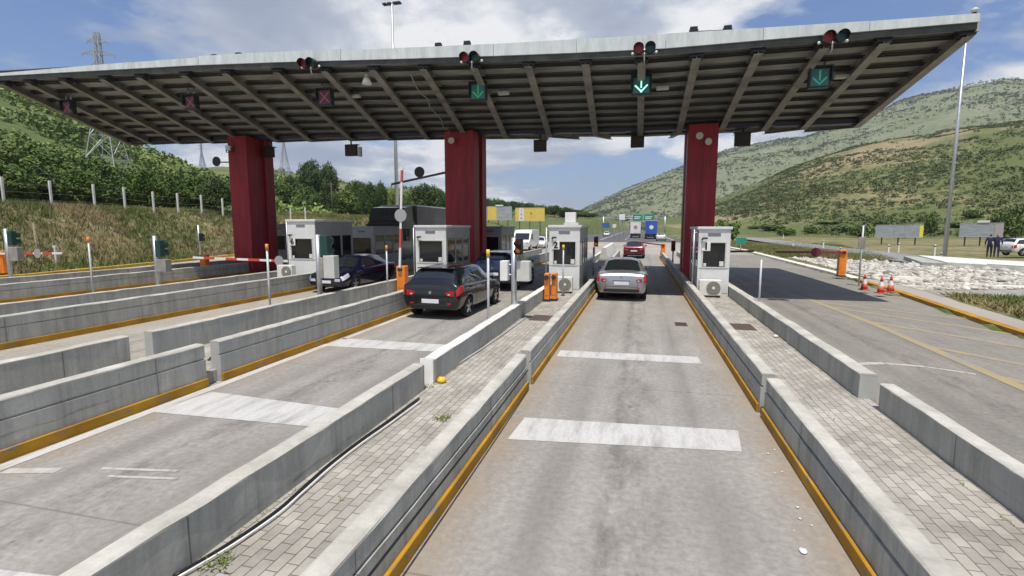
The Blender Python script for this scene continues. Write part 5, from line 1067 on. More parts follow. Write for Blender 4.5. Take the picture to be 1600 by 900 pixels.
def crown_mesh(W, H, base, nclump, per, leaf, seed, top_heavy=0.5):
    r_ = np.random.default_rng(seed); d = r_.normal(size=(nclump, 3)); d /= np.linalg.norm(d, axis=1)[:, None]
    q = r_.uniform(0.15, 1, nclump) ** 0.45; rad = np.array([W / 2, W / 2, (H - base) / 2]); wob = r_.uniform(0.72, 1.12, nclump)
    C = d * q[:, None] * rad * 0.80 * wob[:, None]; C[:, 2] += base + (H - base) / 2
    k = np.clip((C[:, 2] - base) / (H - base), 0, 1); C[:, :2] *= (0.75 + 0.5 * np.sin(k * math.pi * .8 + top_heavy))[:, None] * .85
    return leaves(C, W * r_.uniform(0.10, 0.19, nclump), per, leaf)
def make_tree(name, W, H, base, m, label, seed, nclump=70, per=46, leaf=.13, cat='tree', group=None):
    t = thing(name, label, cat, (0, 0, 0), 0, group)
    V, F = crown_mesh(W, H, base, nclump, per, leaf, seed); npmesh('crown', V, F, m, t)
    mb = MB(); r_ = random.Random(seed); top = Vector((r_.uniform(-.2, .2), r_.uniform(-.2, .2), base + (H - base) * .55)); mb.cyl((0, 0, -.4), top * .5, .045 * H * .5, .032 * H * .5, 8); mb.cyl(top * .5, top, .032 * H * .5, .012 * H * .5, 8)
    for k in range(5):
        a = r_.uniform(0, 6.28); p = top * r_.uniform(.3, .75); mb.cyl(p, p + Vector((math.cos(a) * W * .3, math.sin(a) * W * .3, H * .22)), .012 * H, .004 * H, 6)
    mb.build('trunk', M_TRUNK, t); return t
def hit(px, py, rmin=12.0, rmax=2500.0):
    d = ray(px, py); d = d / math.hypot(d.x, d.y); r = rmin
    while r < rmax:
        p = Vector((0, 0, CAMH)) + d * r
        if p.z < gz(p.x, p.y): return p
        r += max(0.25, r * 0.008)
    return None
GB = 'bushy trees in the belt behind the white fence posts'; GR = 'trees on the rolling slope behind the lorry'; GS = 'bushes at the foot of the right-hand hillside'; GM = 'trees right of the middle red column'
LB = 'bushy green tree in the belt behind the white fence posts on the left bank'
protoA = make_tree('broadleaf_tree', 5.4, 5.2, .5, M_LEAF, LB, 1, 100, 80, .105, group=GB)
protoB = make_tree('broadleaf_tree', 6.0, 5.0, .4, M_LEAFD, LB, 2, 100, 80, .105, group=GB)
protoC = make_tree('broadleaf_tree', 4.6, 4.6, .3, M_LEAFY, LB, 3, 90, 80, .10, group=GB)
protoD = make_tree('broadleaf_tree', 6.6, 6.4, 1.5, M_LEAFD, 'large dark round-headed tree on the ridge between two red columns', 4, 110, 80, .12, group=GR)
bush = make_tree('roadside_bush', 3.0, 1.9, .1, M_LEAF, 'green bush at the foot of the right-hand hillside', 5, 44, 40, .10, cat='bush', group=GS)
protos = {'A': (protoA, 5.2, 5.4), 'B': (protoB, 5.0, 6.0), 'C': (protoC, 4.6, 4.6), 'D': (protoD, 6.4, 6.6), 'S': (bush, 1.9, 3.0)}; used = set()
def plant(kind, px, base, top, w, label, group, dist=None):
    if dist: d = ray(px, base); d = d / math.hypot(d.x, d.y); p = Vector((0, 0, CAMH)) + d * dist; p.z = gz(p.x, p.y)
    else: p = hit(px, base)
    if p is None: return
    D = math.hypot(p.x, p.y); cs = 800 / (D * max(.3, ray(px, base).normalized().dot(ray(800, 450).normalized())))
    e = math.tan(px_az_el(px, top)[1]) * D + CAMH; h = max(.8, e - p.z); ww = w / 800 * D * .95
    o, H0, W0 = protos[kind]; r = random.Random(px * 7 + base); sc = (ww / W0, ww / W0, h / H0); rz = r.uniform(0, 6.28)
    if kind not in used: used.add(kind); o.location = p - Vector((0, 0, .1)); o.scale = sc; o.rotation_euler = (0, 0, rz); o['label'] = label; o['group'] = group
    else: dup(o, p - Vector((0, 0, .1)), rz, label, group, sc)
for k, (px, b, tp, w) in enumerate([(8, 304, 246, 80), (50, 306, 252, 76), (92, 306, 246, 80), (132, 308, 256, 64), (205, 314, 268, 60), (238, 316, 262, 62), (272, 318, 274, 48), (308, 322, 270, 60), (340, 326, 276, 52), (28, 285, 226, 90), (80, 280, 232, 80), (120, 288, 238, 70), (180, 296, 250, 60), (225, 300, 256, 56), (265, 302, 262, 50), (325, 310, 268, 50), (0, 262, 214, 90), (62, 264, 218, 80), (-40, 300, 240, 80), (-45, 270, 215, 90), (150, 276, 236, 60)]):
    plant('ABCABCA'[k % 7], px, b, tp, w, LB, GB, 62 + (k * 5) % 13 if b > 298 else 78 + k % 5 * 3)
plant('A', 440, 334, 277, 70, 'big green tree right of the leftmost column, above the white booth', GR)
plant('D', 488, 290, 248, 46, 'large dark round-headed tree on the ridge, left of a pair', GR, 170)
plant('D', 513, 296, 253, 34, 'dark round-headed tree on the ridge, right of a pair', GR, 168)
plant('B', 455, 300, 268, 34, 'small dark tree on the skyline left of the large ridge pair', GR, 150)
for k, (px, b, tp, w) in enumerate([(478, 328, 286, 46), (508, 322, 294, 44), (536, 326, 292, 48), (556, 318, 276, 44), (576, 312, 279, 34), (596, 312, 282, 22), (560, 334, 304, 50), (590, 336, 300, 46), (618, 328, 296, 26), (634, 330, 300, 34), (664, 330, 281, 60), (682, 334, 292, 44), (604, 344, 318, 40)]):
    plant('ABCABD'[k % 6], px, b, tp, w, 'green tree on the rolling slope between leftmost and middle columns' if k < 10 else 'dark green tree on the slope just left of the middle column', GR if k < 10 else 'trees just left of the middle column', 120 + (k % 4) * 14)
for k, (px, b, tp, w) in enumerate([(752, 340, 306, 44), (778, 340, 310, 40), (802, 342, 313, 40), (826, 344, 316, 36), (846, 346, 319, 30), (866, 350, 319, 36), (884, 352, 322, 36), (902, 354, 326, 40), (918, 355, 332, 34), (735, 338, 308, 44)]):
    plant('BABDAB'[k % 6], px, b, tp, w, 'dark green tree on the low rise behind the yellow billboards', GM, 210 + (k % 3) * 18)
for k, (px, b, tp, w) in enumerate([(1133, 368, 338, 46), (1206, 369, 349, 40), (1228, 371, 355, 30), (1296, 366, 347, 44), (1318, 368, 350, 36), (1345, 366, 350, 34), (1375, 350, 341, 20), (1455, 346, 326, 18), (1520, 342, 326, 26), (1560, 348, 330, 26), (1586, 340, 316, 36), (1180, 366, 352, 28), (1268, 366, 352, 26), (1412, 364, 354, 26), (1500, 362, 345, 36), (1545, 366, 350, 40), (1598, 372, 352, 40), (1630, 370, 345, 50)]):
    plant('S', px, b, tp, w, 'green bush at the foot of the right-hand hillside', GS, 150 + (k * 37 % 60) if px != 1133 else 95)

def scatter(name, azr, rr_, n, rmask, radius, per, leaf, m, seed, flat=.7, minz=None):
    """one mass of shrubs or crowns over the terrain"""
    r_ = np.random.default_rng(seed); a = r_.uniform(*azr, n); r = np.sqrt(r_.uniform(rr_[0] ** 2, rr_[1] ** 2, n)); x, y = r * np.sin(a), r * np.cos(a)
    z, dl, dr, wh = ground_z(x, y, True); keep = rmask(x, y, z, dl, dr, wh, r, r_); x, y, z = x[keep], y[keep], z[keep]
    rad_ = r_.uniform(radius[0], radius[1], len(x)) * r_.choice([.7, 1, 1, 1.3], len(x)); C = np.stack([x, y, z + rad_ * .35 + fbm(np.stack([x, y], 1), 0.012, 6, 3.1) * np.clip(r[keep] * .010, 0, 9) * np.clip(z / 25, 0, 1) * sstep(90, 400, r[keep])], 1)
    V, F = leaves(C, rad_, per, rad_ * leaf, flat); o = npmesh(name, V, F, m); return tag(o, None, None, None, 'stuff')
def nz(x, y, sc, s): return fbm(np.stack([x, y], 1), sc, 5, s)
def az_of(px): return math.atan2(ray(px, 350).x, ray(px, 350).y)
ff = lambda x, y, z, dl, dr, wh, r, g: (dl > 26) & (wh == 0) & (nz(x, y, .03, 5.) > -.22 + .50 * g.random(len(x)))
o = scatter('hillside_forest', (az_of(-420), az_of(520)), (88, 170), 2300, ff, (1.3, 2.3), 110, .12, M_FOREST, 21, .8); o['label'] = 'green woodland on the lower slope of the left-hand hill'; o['category'] = 'forest'
o = scatter('hillside_forest', (az_of(-420), az_of(520)), (170, 335), 6500, ff, (1.6, 2.9), 46, .17, M_FOREST, 25, .8); o['label'] = 'dense green forest covering the upper left-hand hill behind the pylon'; o['category'] = 'forest'
o = scatter('slope_scrub', (az_of(380), az_of(1000)), (120, 430), 1500, lambda x, y, z, dl, dr, wh, r, g: (dl > 16) & (wh == 1) & (nz(x, y, .02, 8.) > .02), (1.0, 2.4), 40, .2, M_FOREST, 22, .75); o['label'] = 'green scrub on the rolling slope between the red columns'; o['category'] = 'scrub'
o = scatter('hillside_scrub', (az_of(1000), az_of(1900)), (120, 580), 46000, lambda x, y, z, dl, dr, wh, r, g: (dr > 30) & (wh == 2) & (nz(x, y, .010, 12.) + .5 * nz(x, y, .05, 3.) > -.34 + .75 * g.random(len(x))), (.45, 1.25), 18, .25, M_SCRUB, 23, .6); o['label'] = 'dark green scrub dotted over the tan right-hand hillside'; o['category'] = 'scrub'
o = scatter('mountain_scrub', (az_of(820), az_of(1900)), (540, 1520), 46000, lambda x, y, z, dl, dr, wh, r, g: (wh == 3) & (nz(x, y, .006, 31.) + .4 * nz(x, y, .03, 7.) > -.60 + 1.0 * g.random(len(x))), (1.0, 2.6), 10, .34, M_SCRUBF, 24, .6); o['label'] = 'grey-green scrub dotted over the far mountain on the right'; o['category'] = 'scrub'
# grass on the left bank and the right verge
def grass(name, n, region, hmin, hmax, m, seed, label):
    r_ = np.random.default_rng(seed); x, y = region(r_, n); z, dl, dr, wh = ground_z(x, y, True); ok = (dl > .9) | (dr > .4); x, y, z = x[ok], y[ok], z[ok]; n = len(x); per = 5
    X0 = np.repeat(x, per) + r_.normal(0, .10, n * per); Y0 = np.repeat(y, per) + r_.normal(0, .10, n * per); Z0 = np.repeat(z, per) - .03; H_ = r_.uniform(hmin, hmax, n * per); a = r_.uniform(0, 6.28, n * per); w = .018 + .02 * r_.random(n * per)
    lean = r_.normal(0, .16, (n * per, 2)); V = np.stack([np.stack([X0 - np.cos(a) * w, Y0 - np.sin(a) * w, Z0], 1), np.stack([X0 + np.cos(a) * w, Y0 + np.sin(a) * w, Z0], 1), np.stack([X0 + lean[:, 0], Y0 + lean[:, 1], Z0 + H_], 1)], 1).reshape(-1, 3)
    o = npmesh(name, V, np.arange(len(V)).reshape(-1, 3), m); o['label'] = label; o['category'] = 'grass'; return tag(o, kind='stuff')
def reg_bank(r_, n):
    y = r_.uniform(6, 75, n); d = r_.uniform(.9, 17, n); return interp(KL, y) - d, y
grass('bank_grass', 26000, reg_bank, .18, .55, M_GRASS, 31, 'dry grass on the bank behind the yellow kerb')
def reg_verge(r_, n):
    y = r_.uniform(9, 22, n); return interp(KR, y) + 1.3 + r_.random(n) * (2.2 + (y - 9) * .25), y
grass('verge_grass', 5200, reg_verge, .08, .24, M_GRASS, 32, 'patchy dry grass behind the right-hand yellow kerb')
def reg_field(r_, n):
    y = r_.uniform(46, 95, n); return interp(KR, y) + .8 + r_.random(n) * (8 + (y - 46) * .25), y
grass('field_grass', 9000, reg_field, .2, .5, M_GRASS, 33, 'rough grass between the right kerb and the service road')
# weeds in the joints of the island paving
for (px, py, lb) in ((660, 606, 'small weed at the foot of the white wall end'), (345, 880, 'small dry weed beside the cable in the paving'), (690, 655, 'sparse weed tuft on the left island paving')):
    p = gp(px, py, .2); r_ = np.random.default_rng(px); n_ = 60; a = r_.uniform(0, 6.28, n_); l = r_.uniform(.03, .11, n_); b0 = r_.normal(0, .05, (n_, 2)); t_ = b0 + np.stack([np.cos(a), np.sin(a)], 1) * l[:, None] * .8; w = .006
    V = np.stack([np.stack([b0[:, 0] - np.sin(a) * w, b0[:, 1] + np.cos(a) * w, 0 * l], 1), np.stack([b0[:, 0] + np.sin(a) * w, b0[:, 1] - np.cos(a) * w, 0 * l], 1), np.stack([t_[:, 0], t_[:, 1], l * .7], 1)], 1).reshape(-1, 3)
    o = npmesh('weed', V, np.arange(len(V)).reshape(-1, 3), M_LEAFY); o.location = p; tag(o, lb, 'weed', None, 'thing')

r_ = np.random.default_rng(77); Vw = []
for k in range(70):
    xi = r_.choice([-3.0, -1.93, 1.95, 3.0, -2.5, 2.4], p=[.3, .15, .15, .3, .05, .05]); yi = r_.uniform(1.8, 15.5); m_ = r_.integers(6, 16)
    for q in range(m_):
        a = r_.uniform(0, 6.28); l = r_.uniform(.015, .06); b0 = np.array([xi + r_.normal(0, .018), yi + r_.normal(0, .06), .201]); w = .0035
        Vw += [b0 + [-math.sin(a) * w, math.cos(a) * w, 0], b0 + [math.sin(a) * w, -math.cos(a) * w, 0], b0 + [math.cos(a) * l * .8, math.sin(a) * l * .8, l * .6]]
o = npmesh('paving_weeds', np.array(Vw), np.arange(len(Vw)).reshape(-1, 3), M_GRASS); o['label'] = 'small dry weeds in the joints along the island walls'; o['category'] = 'weeds'; tag(o, kind='stuff')

# white rubble in the yard
def in_poly(x, y, poly):
    c = np.zeros(len(x), bool); j = len(poly) - 1
    for i in range(len(poly)):
        (xi, yi), (xj, yj) = poly[i], poly[j]; c ^= ((yi > y) != (yj > y)) & (x < (xj - xi) * (y - yi) / (yj - yi + 1e-12) + xi); j = i
    return c
r_ = np.random.default_rng(5); n_ = 4200; x = r_.uniform(10.8, 23, n_); y = r_.uniform(23, 48, n_); ok = in_poly(x, y, yard) & (nz(x, y, .35, 2.) > -.30 - .0 * x); x, y = x[ok], y[ok]
ico = bmesh.new(); bmesh.ops.create_icosphere(ico, subdivisions=1, radius=1); IV = np.array([v.co[:] for v in ico.verts]); IF = np.array([[v.index for v in f.verts] for f in ico.faces]); ico.free()
S_ = (r_.uniform(.03, .10, len(x)) * r_.choice([.6, .8, 1, 1.5, 2.6], len(x), p=[.25, .25, .25, .18, .07]))[:, None, None] * (1 + r_.normal(0, .32, (len(x), len(IV), 3))); V = np.sign(IV)[None] * np.abs(IV[None]) ** .8 * S_ * np.array([1.2, 1.0, .72]); V[:, :, 0] += x[:, None]; V[:, :, 1] += y[:, None]; V[:, :, 2] += .15
o = npmesh('white_rubble', V.reshape(-1, 3), (IF[None] + (np.arange(len(x)) * len(IV))[:, None, None]).reshape(-1, 3), mat('white_limestone', (.56, .53, .475), .9, var=.65, vscale=1.6, bump=.5, bscale=8)); o['label'] = 'broken white stone rubble spread right of the orange barrier'; o['category'] = 'rubble'; tag(o, kind='stuff')

# ================================================================== HAZE
hm = bpy.data.materials.new('haze_air'); hm.use_nodes = True; hm.node_tree.nodes.clear(); ho_ = hm.node_tree.nodes.new('ShaderNodeOutputMaterial'); hv = hm.node_tree.nodes.new('ShaderNodeVolumePrincipled')
hv.inputs['Color'].default_value = (0.80, 0.88, 1.0, 1); hv.inputs['Density'].default_value = HAZE_DENSITY; hv.inputs['Anisotropy'].default_value = 0.3; hm.node_tree.links.new(hv.outputs[0], ho_.inputs['Volume'])
if HAZE_DENSITY > 0:
    mb = MB(); mb.box(-3080, 3080, -3080, 3080, -3.0, 560.0); tag(mb.build('haze', hm), None, None, None, 'stuff')

# ================================================================== POLES, PYLONS, SIGNS, SMALL THINGS
def lamp_mast(x, y, H, r, label, heads=True):
    t = thing('lamp_mast', label, 'lamp post', (x, y, gz(x, y))); mb = MB(); mb.cyl((0, 0, -.2), (0, 0, H), r, r * .45, 14); mb.build('pole', M_STEEL, t)
    mb = MB(); mb.cyl((0, 0, -.05), (0, 0, .08), r * 2.0, n=14); mb.build('base_plate', M_DARK, t)
    if heads:
        mb = MB(); mb.tube([(-1.0, 0, H - .1), (1.0, 0, H - .1)], .05, 8); mb.build('cross_arm', M_STEEL, t)
        for sx in (-.95, -.3, .45, .95): mb = MB(); mb.box(sx - .25, sx + .25, -.3, .3, H - .02, H + .2, .04); mb.build('lamp_head', M_DARK, t)
    return t
p = at(619, 262, 62); lamp_mast(p.x, 62, at(612, 6, 62).z, .28, 'tall silver lamp mast rising behind the canopy left of the middle column')
p = at(1475, 408, 49); lamp_mast(p.x, 49, at(1522, 30, 49).z, .16, 'tall thin silver lamp post at the right, beside the pale concrete platform', False)
M_PYL = mat('pylon_steel', (0.42, 0.44, 0.45), .6, .4); M_PYLF = mat('far_pylon_steel', (0.30, 0.33, 0.37), .7)
def pylon(x, y, H, label, wb=None, m=M_PYL, th=.09, group=None):
    z = gz(x, y); t = thing('electricity_pylon', label, 'pylon', (x, y, z), .35, group); wb = wb or H * .2; mb = MB(); lv = [0, .17, .32, .45, .56, .66, .75, .83, .90, 1.0]
    wd = lambda k: wb / 2 * max(.05, (1 - k / .62) * .82 + .18) if k < .62 else wb / 2 * .18 * (1 - (k - .62) * .9); cs = [(1, 1), (-1, 1), (-1, -1), (1, -1)]
    for a, b in zip(lv[:-1], lv[1:]):
        A = [Vector((sx * wd(a), sy * wd(a), a * H)) for sx, sy in cs]; B = [Vector((sx * wd(b), sy * wd(b), b * H)) for sx, sy in cs]
        for k in range(4):
            j = (k + 1) % 4; mb.cyl(A[k], B[k], th, n=5, caps=False); mb.cyl(A[k], B[j], th * .6, n=4, caps=False); mb.cyl(A[j], B[k], th * .6, n=4, caps=False); mb.cyl(B[k], B[j], th * .6, n=4, caps=False)
    mb.build('lattice_tower', m, t)
    for kk, ln in ((.78, .06), (.86, .10), (.94, .065)):
        mb = MB(); h = kk * H
        for sx in (-1, 1):
            e = Vector((sx * ln * H, 0, h + .005 * H)); w = wd(kk)
            for sy in (-1, 1): mb.cyl((sx * w, sy * w, h), e, th * .7, n=4, caps=False); mb.cyl((sx * w, sy * w, h + .025 * H), e, th * .7, n=4, caps=False)
            mb.cyl(e, e - Vector((0, 0,   .022 * H)), th * .9, n=5)
        mb.build('cross_arm', m, t)
    return t
p = hit(172, 288); H_ = (math.tan(px_az_el(148, 52)[1]) * math.hypot(p.x, p.y) + CAMH - p.z); pylon(p.x, p.y, H_, 'large steel pylon standing in the trees left of the leftmost column', H_ * .22, th=.10)
def far_pylon(px, base, top, D, label):
    d = ray(px, base); d = d / math.hypot(d.x, d.y) * D; z = gz(d.x, d.y); pylon(d.x, d.y, math.tan(px_az_el(px, top)[1]) * D + CAMH - z, label, m=M_PYLF, th=.13)
far_pylon(318, 285, 222, 330, 'faint far pylon on the hill just left of the leftmost column'); far_pylon(446, 282, 200, 330, 'faint far pylon seen between the leftmost column and ridge trees')
# white fence posts on the bank, with wires
posts = [hit(*q) for q in ((-60, 307), (8, 314), (82, 319), (149, 326), (196, 329), (241, 334), (279, 335), (316, 338), (349, 341), (428, 352), (455, 352), (478, 353))]
posts = [Vector((-43.4, -43.4 * ray(px, 330).y / ray(px, 330).x, 0)) for px in (-60, 8, 82, 149, 196)] + [p for p in posts[5:] if p]
for k, p in enumerate(posts):
    z = gz(p.x, p.y); o = thing('fence_post', 'white fence post in the row along the top of the grassy bank', 'fence post', (p.x, p.y, z), group='white fence posts along the bank'); mb = MB(); mb.box(-.07, .07, -.07, .07, -.3, 1.75, .012); mb.prism([(-.07, -.07, 1.75), (.07, -.07, 1.75), (.07, -.07, 2.0), (-.07, -.07, 1.95)], (0, .14, 0)); mb.build('post', M_WHITEWALL, o)
mb = MB()
for a, b in zip(posts[:-1], posts[1:]):
    for h in (.5, 1.0, 1.6): mb.cyl((a.x, a.y, gz(a.x, a.y) + h), (b.x, b.y, gz(b.x, b.y) + h), .008, n=4, caps=False)
tag(mb.build('fence_wire', M_GREYPOLE), 'thin wires strung between the white fence posts on the bank', 'fence wire', None, 'thing')
p = hit(62, 415); t = thing('wooden_post', 'tall weathered wooden post standing before the bank, left', 'post', (p.x, p.y, gz(p.x, p.y))); mb = MB(); mb.cyl((0, 0, -.3), (-.15, 0, 2.35), .06, .05, 10); mb.build('post', mat('weathered_wood', (.30, .25, .18), .9, var=.3, vscale=6), t); mb = MB(); mb.cyl((-.15, 0, 2.33), (-.155, 0, 2.37), .055, n=10); mb.build('cap', M_GREYPOLE, t)
p = hit(89, 417); t = thing('boom_rest', 'short white post with forked top catching the left boom', 'post', (p.x, p.y, gz(p.x, p.y))); mb = MB(); mb.box(-.05, .05, -.05, .05, -.2, 1.05, .01); mb.build('post', M_WHITE, t); mb = MB(); mb.box(-.12, .12, -.05, .05, 1.05, 1.1); mb.box(-.12, -.08, -.05, .05, 1.1, 1.2); mb.box(.08, .12, -.05, .05, 1.1, 1.2); mb.build('fork', M_WHITE, t)
# wooden poles on the slope
for (px, b, tp, lb) in ((519, 330, 285, 'dark wooden power pole on the slope between the columns'), (478, 330, 312, 'short dark pole on the slope below the ridge trees')):
    d = ray(px, b); d = d / math.hypot(d.x, d.y) * 110; z = gz(d.x, d.y); h = math.tan(px_az_el(px, tp)[1]) * 110 + CAMH - z; t = thing('power_pole', lb, 'pole', (d.x, d.y, z)); mb = MB(); mb.cyl((0, 0, -.3), (0, 0, h), .14, .10, 8); mb.build('pole', M_TRUNK, t); mb = MB(); mb.box(-.8, .8, -.06, .06, h - .5, h - .35); mb.build('cross_arm', M_TRUNK, t)

# billboards
M_BBG = mat('weathered_grey_board', (.33, .36, .39), .7, var=.25, vscale=.7, streak=(1, 1, 6)); M_BBY = mat('yellow_board', (.72, .52, .10), .6, var=.12, vscale=1.5); M_BBW = mat('white_board', (.70, .70, .68), .6)
def billboard(pl, pr, ptop, pbot, D, label, panels, writing=None, lamps=False):
    """panel fractions along the board: (start, end, material)"""
    dl_ = ray(pl, pbot); dl_ = dl_ / math.hypot(dl_.x, dl_.y) * D; dr_2 = ray(pr, pbot); dr_2 = dr_2 / math.hypot(dr_2.x, dr_2.y) * D
    c = (dl_ + dr_2) / 2; w = (dr_2 - dl_).to_2d().length; zb = math.tan(px_az_el((pl + pr) / 2, pbot)[1]) * D + CAMH; zt = math.tan(px_az_el((pl + pr) / 2, ptop)[1]) * D + CAMH; g0 = gz(c.x, c.y); zb = max(zb, g0 + .15); zt = max(zt, zb + 1.5)
    t = thing('billboard', label, 'billboard', (c.x, c.y, g0), math.atan2(dr_2.y - dl_.y, dr_2.x - dl_.x)); h0, h1 = zb - g0, zt - g0
    for a, b, m in panels: mb = MB(); mb.box(-w / 2 + a * w + .01, -w / 2 + b * w - .01, -.1, .1, h0, h1, .02); mb.build('panel', m, t)
    mb = MB(); mb.box(-w / 2, w / 2, -.12, .12, h0 - .12, h0 - .005); mb.box(-w / 2, w / 2, -.12, .12, h1 + .005, h1 + .08); mb.build('frame', M_GREYPOLE, t)
    for k in range(3):
        xx = -w / 2 + w * (.15 + .35 * k); mb = MB(); mb.box(xx - .09, xx + .09, .11, .3, -1.0, h1 - .1); mb.build('support', M_DARK, t)
    if writing:
        for (tx, fr, fz, sz, m) in writing: text_mesh('lettering', tx, sz, m, t, (-w / 2 + fr * w, -.115, h0 + fz * (h1 - h0)), (R(90), 0, 0))
    if lamps:
        mb = MB(); mb.box(-w * .1, w * .18, -.2, .1, h1 + .1, h1 + .4, .03); mb.build('top_box', M_WHITE, t)
    return t
billboard(757, 800, 323, 343, 118, 'grey billboard with a yellow panel, behind the middle red column', [(0, .12, M_BBG), (.12, .44, M_BBY), (.44, 1, M_BBG)], lamps=True)
billboard(805, 851, 325, 345, 118, 'yellow billboard with a white strip of dark letters, left of booth 2', [(0, .12, M_BBY), (.12, .30, M_BBW), (.30, 1, M_BBY)], [('I', .21, .78, .7, M_DARK), ('K', .21, .5, .7, M_DARK), ('A', .21, .2, .7, M_DARK), ('A', .54, .58, .9, M_DARK), ('-----', .64, .28, .6, mat('ochre_print', (.35, .24, .04), .7))])
billboard(1367, 1442, 352, 370, 105, 'grey back of a billboard with a yellow end strip, left of the thin lamp post', [(0, .4, M_BBG), (.4, .62, M_BBG), (.62, .92, M_BBG), (.92, 1, mat('bright_yellow_edge', (.80, .68, .10), .6))])
billboard(1498, 1567, 349, 369, 105, 'grey back of a billboard topped by a white box, right of the thin lamp post', [(0, .8, M_BBG), (.8, 1, mat('faded_pink_board', (.40, .36, .36), .7))], lamps=True)

# gantry with green direction signs over the far highway
t = thing('sign_gantry', 'far overhead gantry with two green direction signs above the highway', 'sign gantry', (0, 165, 0)); xl, xr = at(943, 341, 165).x, 7.2; zt = at(985, 340, 165).z; mb = MB(); mb.cyl((xl, 0, 0), (xl, 0, zt + .3), .2, n=10); mb.cyl((xr, 0, 0), (xr, 0, zt + .3), .2, n=10)
for dz in (-.3, .4): mb.cyl((xl, 0, zt + dz), (xr, 0, zt + dz), .11, n=8)
mb.build('frame', M_STEEL, t); M_SIGN = mat('green_sign_face', (.01, .24, .17), .5)
for a, b in ((989, 1004), (1006, 1022)):
    p, q = at(a, 337, 165), at(b, 345, 165); mb = MB(); mb.box(p.x, q.x, -.35, -.2, q.z, p.z + .4, .02); s_ = mb.build('sign_panel', M_SIGN, t)
    mb = MB(); mb.box(p.x + .4, q.x - .6, -.37, -.353, q.z + 1.1, q.z + 1.35); mb.box(p.x + .4, q.x - .9, -.37, -.353, q.z + .6, q.z + .85); mb.build('text_lines', M_WHITE, s_)
def board_sign(px, py, D, w, h, m, label, name='road_sign', zg=None):
    p = at(px, py, D); g0 = gz(p.x, D) if zg is None else zg; t = thing(name, label, 'road sign', (p.x, D, g0)); z = p.z - g0; mb = MB(); mb.box(-w / 2, w / 2, -.05, .05, z - h / 2, z + h / 2, .01); mb.build('panel', m, t); mb = MB()
    for sx in ((-w * .3, w * .3) if w > 1.2 else (0,)): mb.cyl((sx, .08, -.2), (sx, .08, z + h * .4), .05, n=8)
    mb.build('legs', M_STEEL, t); return t
board_sign(972, 339, 140, 1.5, 1.5, M_WHITE, 'white square sign on tall legs left of the green gantry signs'); board_sign(947, 352, 130, 1.8, 1.2, mat('blue_sign_face', (.03, .12, .35), .5), 'blue sign far down the left side of the highway')
board_sign(1158, 376, 62, 1.0, .7, M_SIGN, 'small green sign in the grass right of booth 1'); board_sign(960, 353, 120, .8, .8, M_BBW, 'small white sign beside the far left lane')
# long white concrete barrier at the left of the middle lane past booth 2
t = thing('white_barrier', 'bright white concrete barrier beyond booth 2, left of the dark red car', 'concrete barrier', (-2.4, 35.6, .2)); mb = MB(); mb.prism([(-.4, 0, 0), (.4, 0, 0), (.12, 0, 1.0), (-.12, 0, 1.0)], (0, 11.5, 0)); mb.build('wall', M_WHITEWALL, t); mb = MB(); mb.box(-.42, .42, .02, 11.48, -.02, .06); mb.build('foot', M_CONC, t)
# guard rail of the carriageway on the left, beyond the plaza
t = thing('guard_rail', 'thin steel guard rail below the billboards on the left', 'guard rail', (0, 0, 0)); mb = MB(); pp = [(-26.5, 78), (-24, 100), (-20.6, 130), (-17.6, 190), (-15.6, 300)]
for a, b in zip(pp[:-1], pp[1:]): mb.prism([(a[0], a[1], .5), (b[0], b[1], .5), (b[0], b[1], .85), (a[0], a[1], .85)], (.06, 0, 0))
mb.build('rail', M_STEEL, t); mb = MB()
for a, b in zip(pp[:-1], pp[1:]):
    for k in range(6): x = a[0] + (b[0] - a[0]) * k / 6; y = a[1] + (b[1] - a[1]) * k / 6; mb.box(x - .05, x + .05, y - .05, y + .05, -.2, .84)
mb.build('rail_posts', M_GREYPOLE, t)

# delineator posts along the service road, traffic cones, platform, litter
for k, (px, b, tp) in enumerate([(1239, 387, 376), (1286, 389, 375), (1388, 396, 382), (1404, 391, 380), (1460, 399, 382), (1471, 404, 394), (1224, 372, 366), (1313, 396, 386), (1184, 366, 360)]):
    p = gp(px, b, .0); g0 = max(gz(p.x, p.y), -.3); h = at(px, tp, p.y).z - g0; t = thing('delineator_post', 'white delineator post in the grass along the pale service road', 'delineator', (p.x, p.y, g0), group='white delineator posts by the service road'); mb = MB(); mb.box(-.07, .07, -.05, .05, -.2, h, .02); mb.build('post', M_WHITE, t); mb = MB(); mb.box(-.075, .075, -.055, .055, h - .22, h - .12); mb.build('dark_band', M_DARK, t)
p = gp(1342, 443, .12); t = thing('sign_post', 'thin grey post in the rubble behind the traffic cones', 'post', (p.x, p.y, .12)); mb = MB(); mb.cyl((0, 0, -.2), (0, 0, at(1346, 352, p.y).z - .12), .035, n=10); mb.build('post', M_GREYPOLE, t); mb = MB(); mb.box(-.16, .12, -.05, -.02, 1.55, 2.05, .01); mb.build('panel_edge', M_CARDGREY, t)
M_CONE = mat('red_orange_cone', (.60, .095, .055), .6, var=.2, vscale=8); M_CONEW = mat('white_cone_sleeve', (.75, .72, .70), .5)
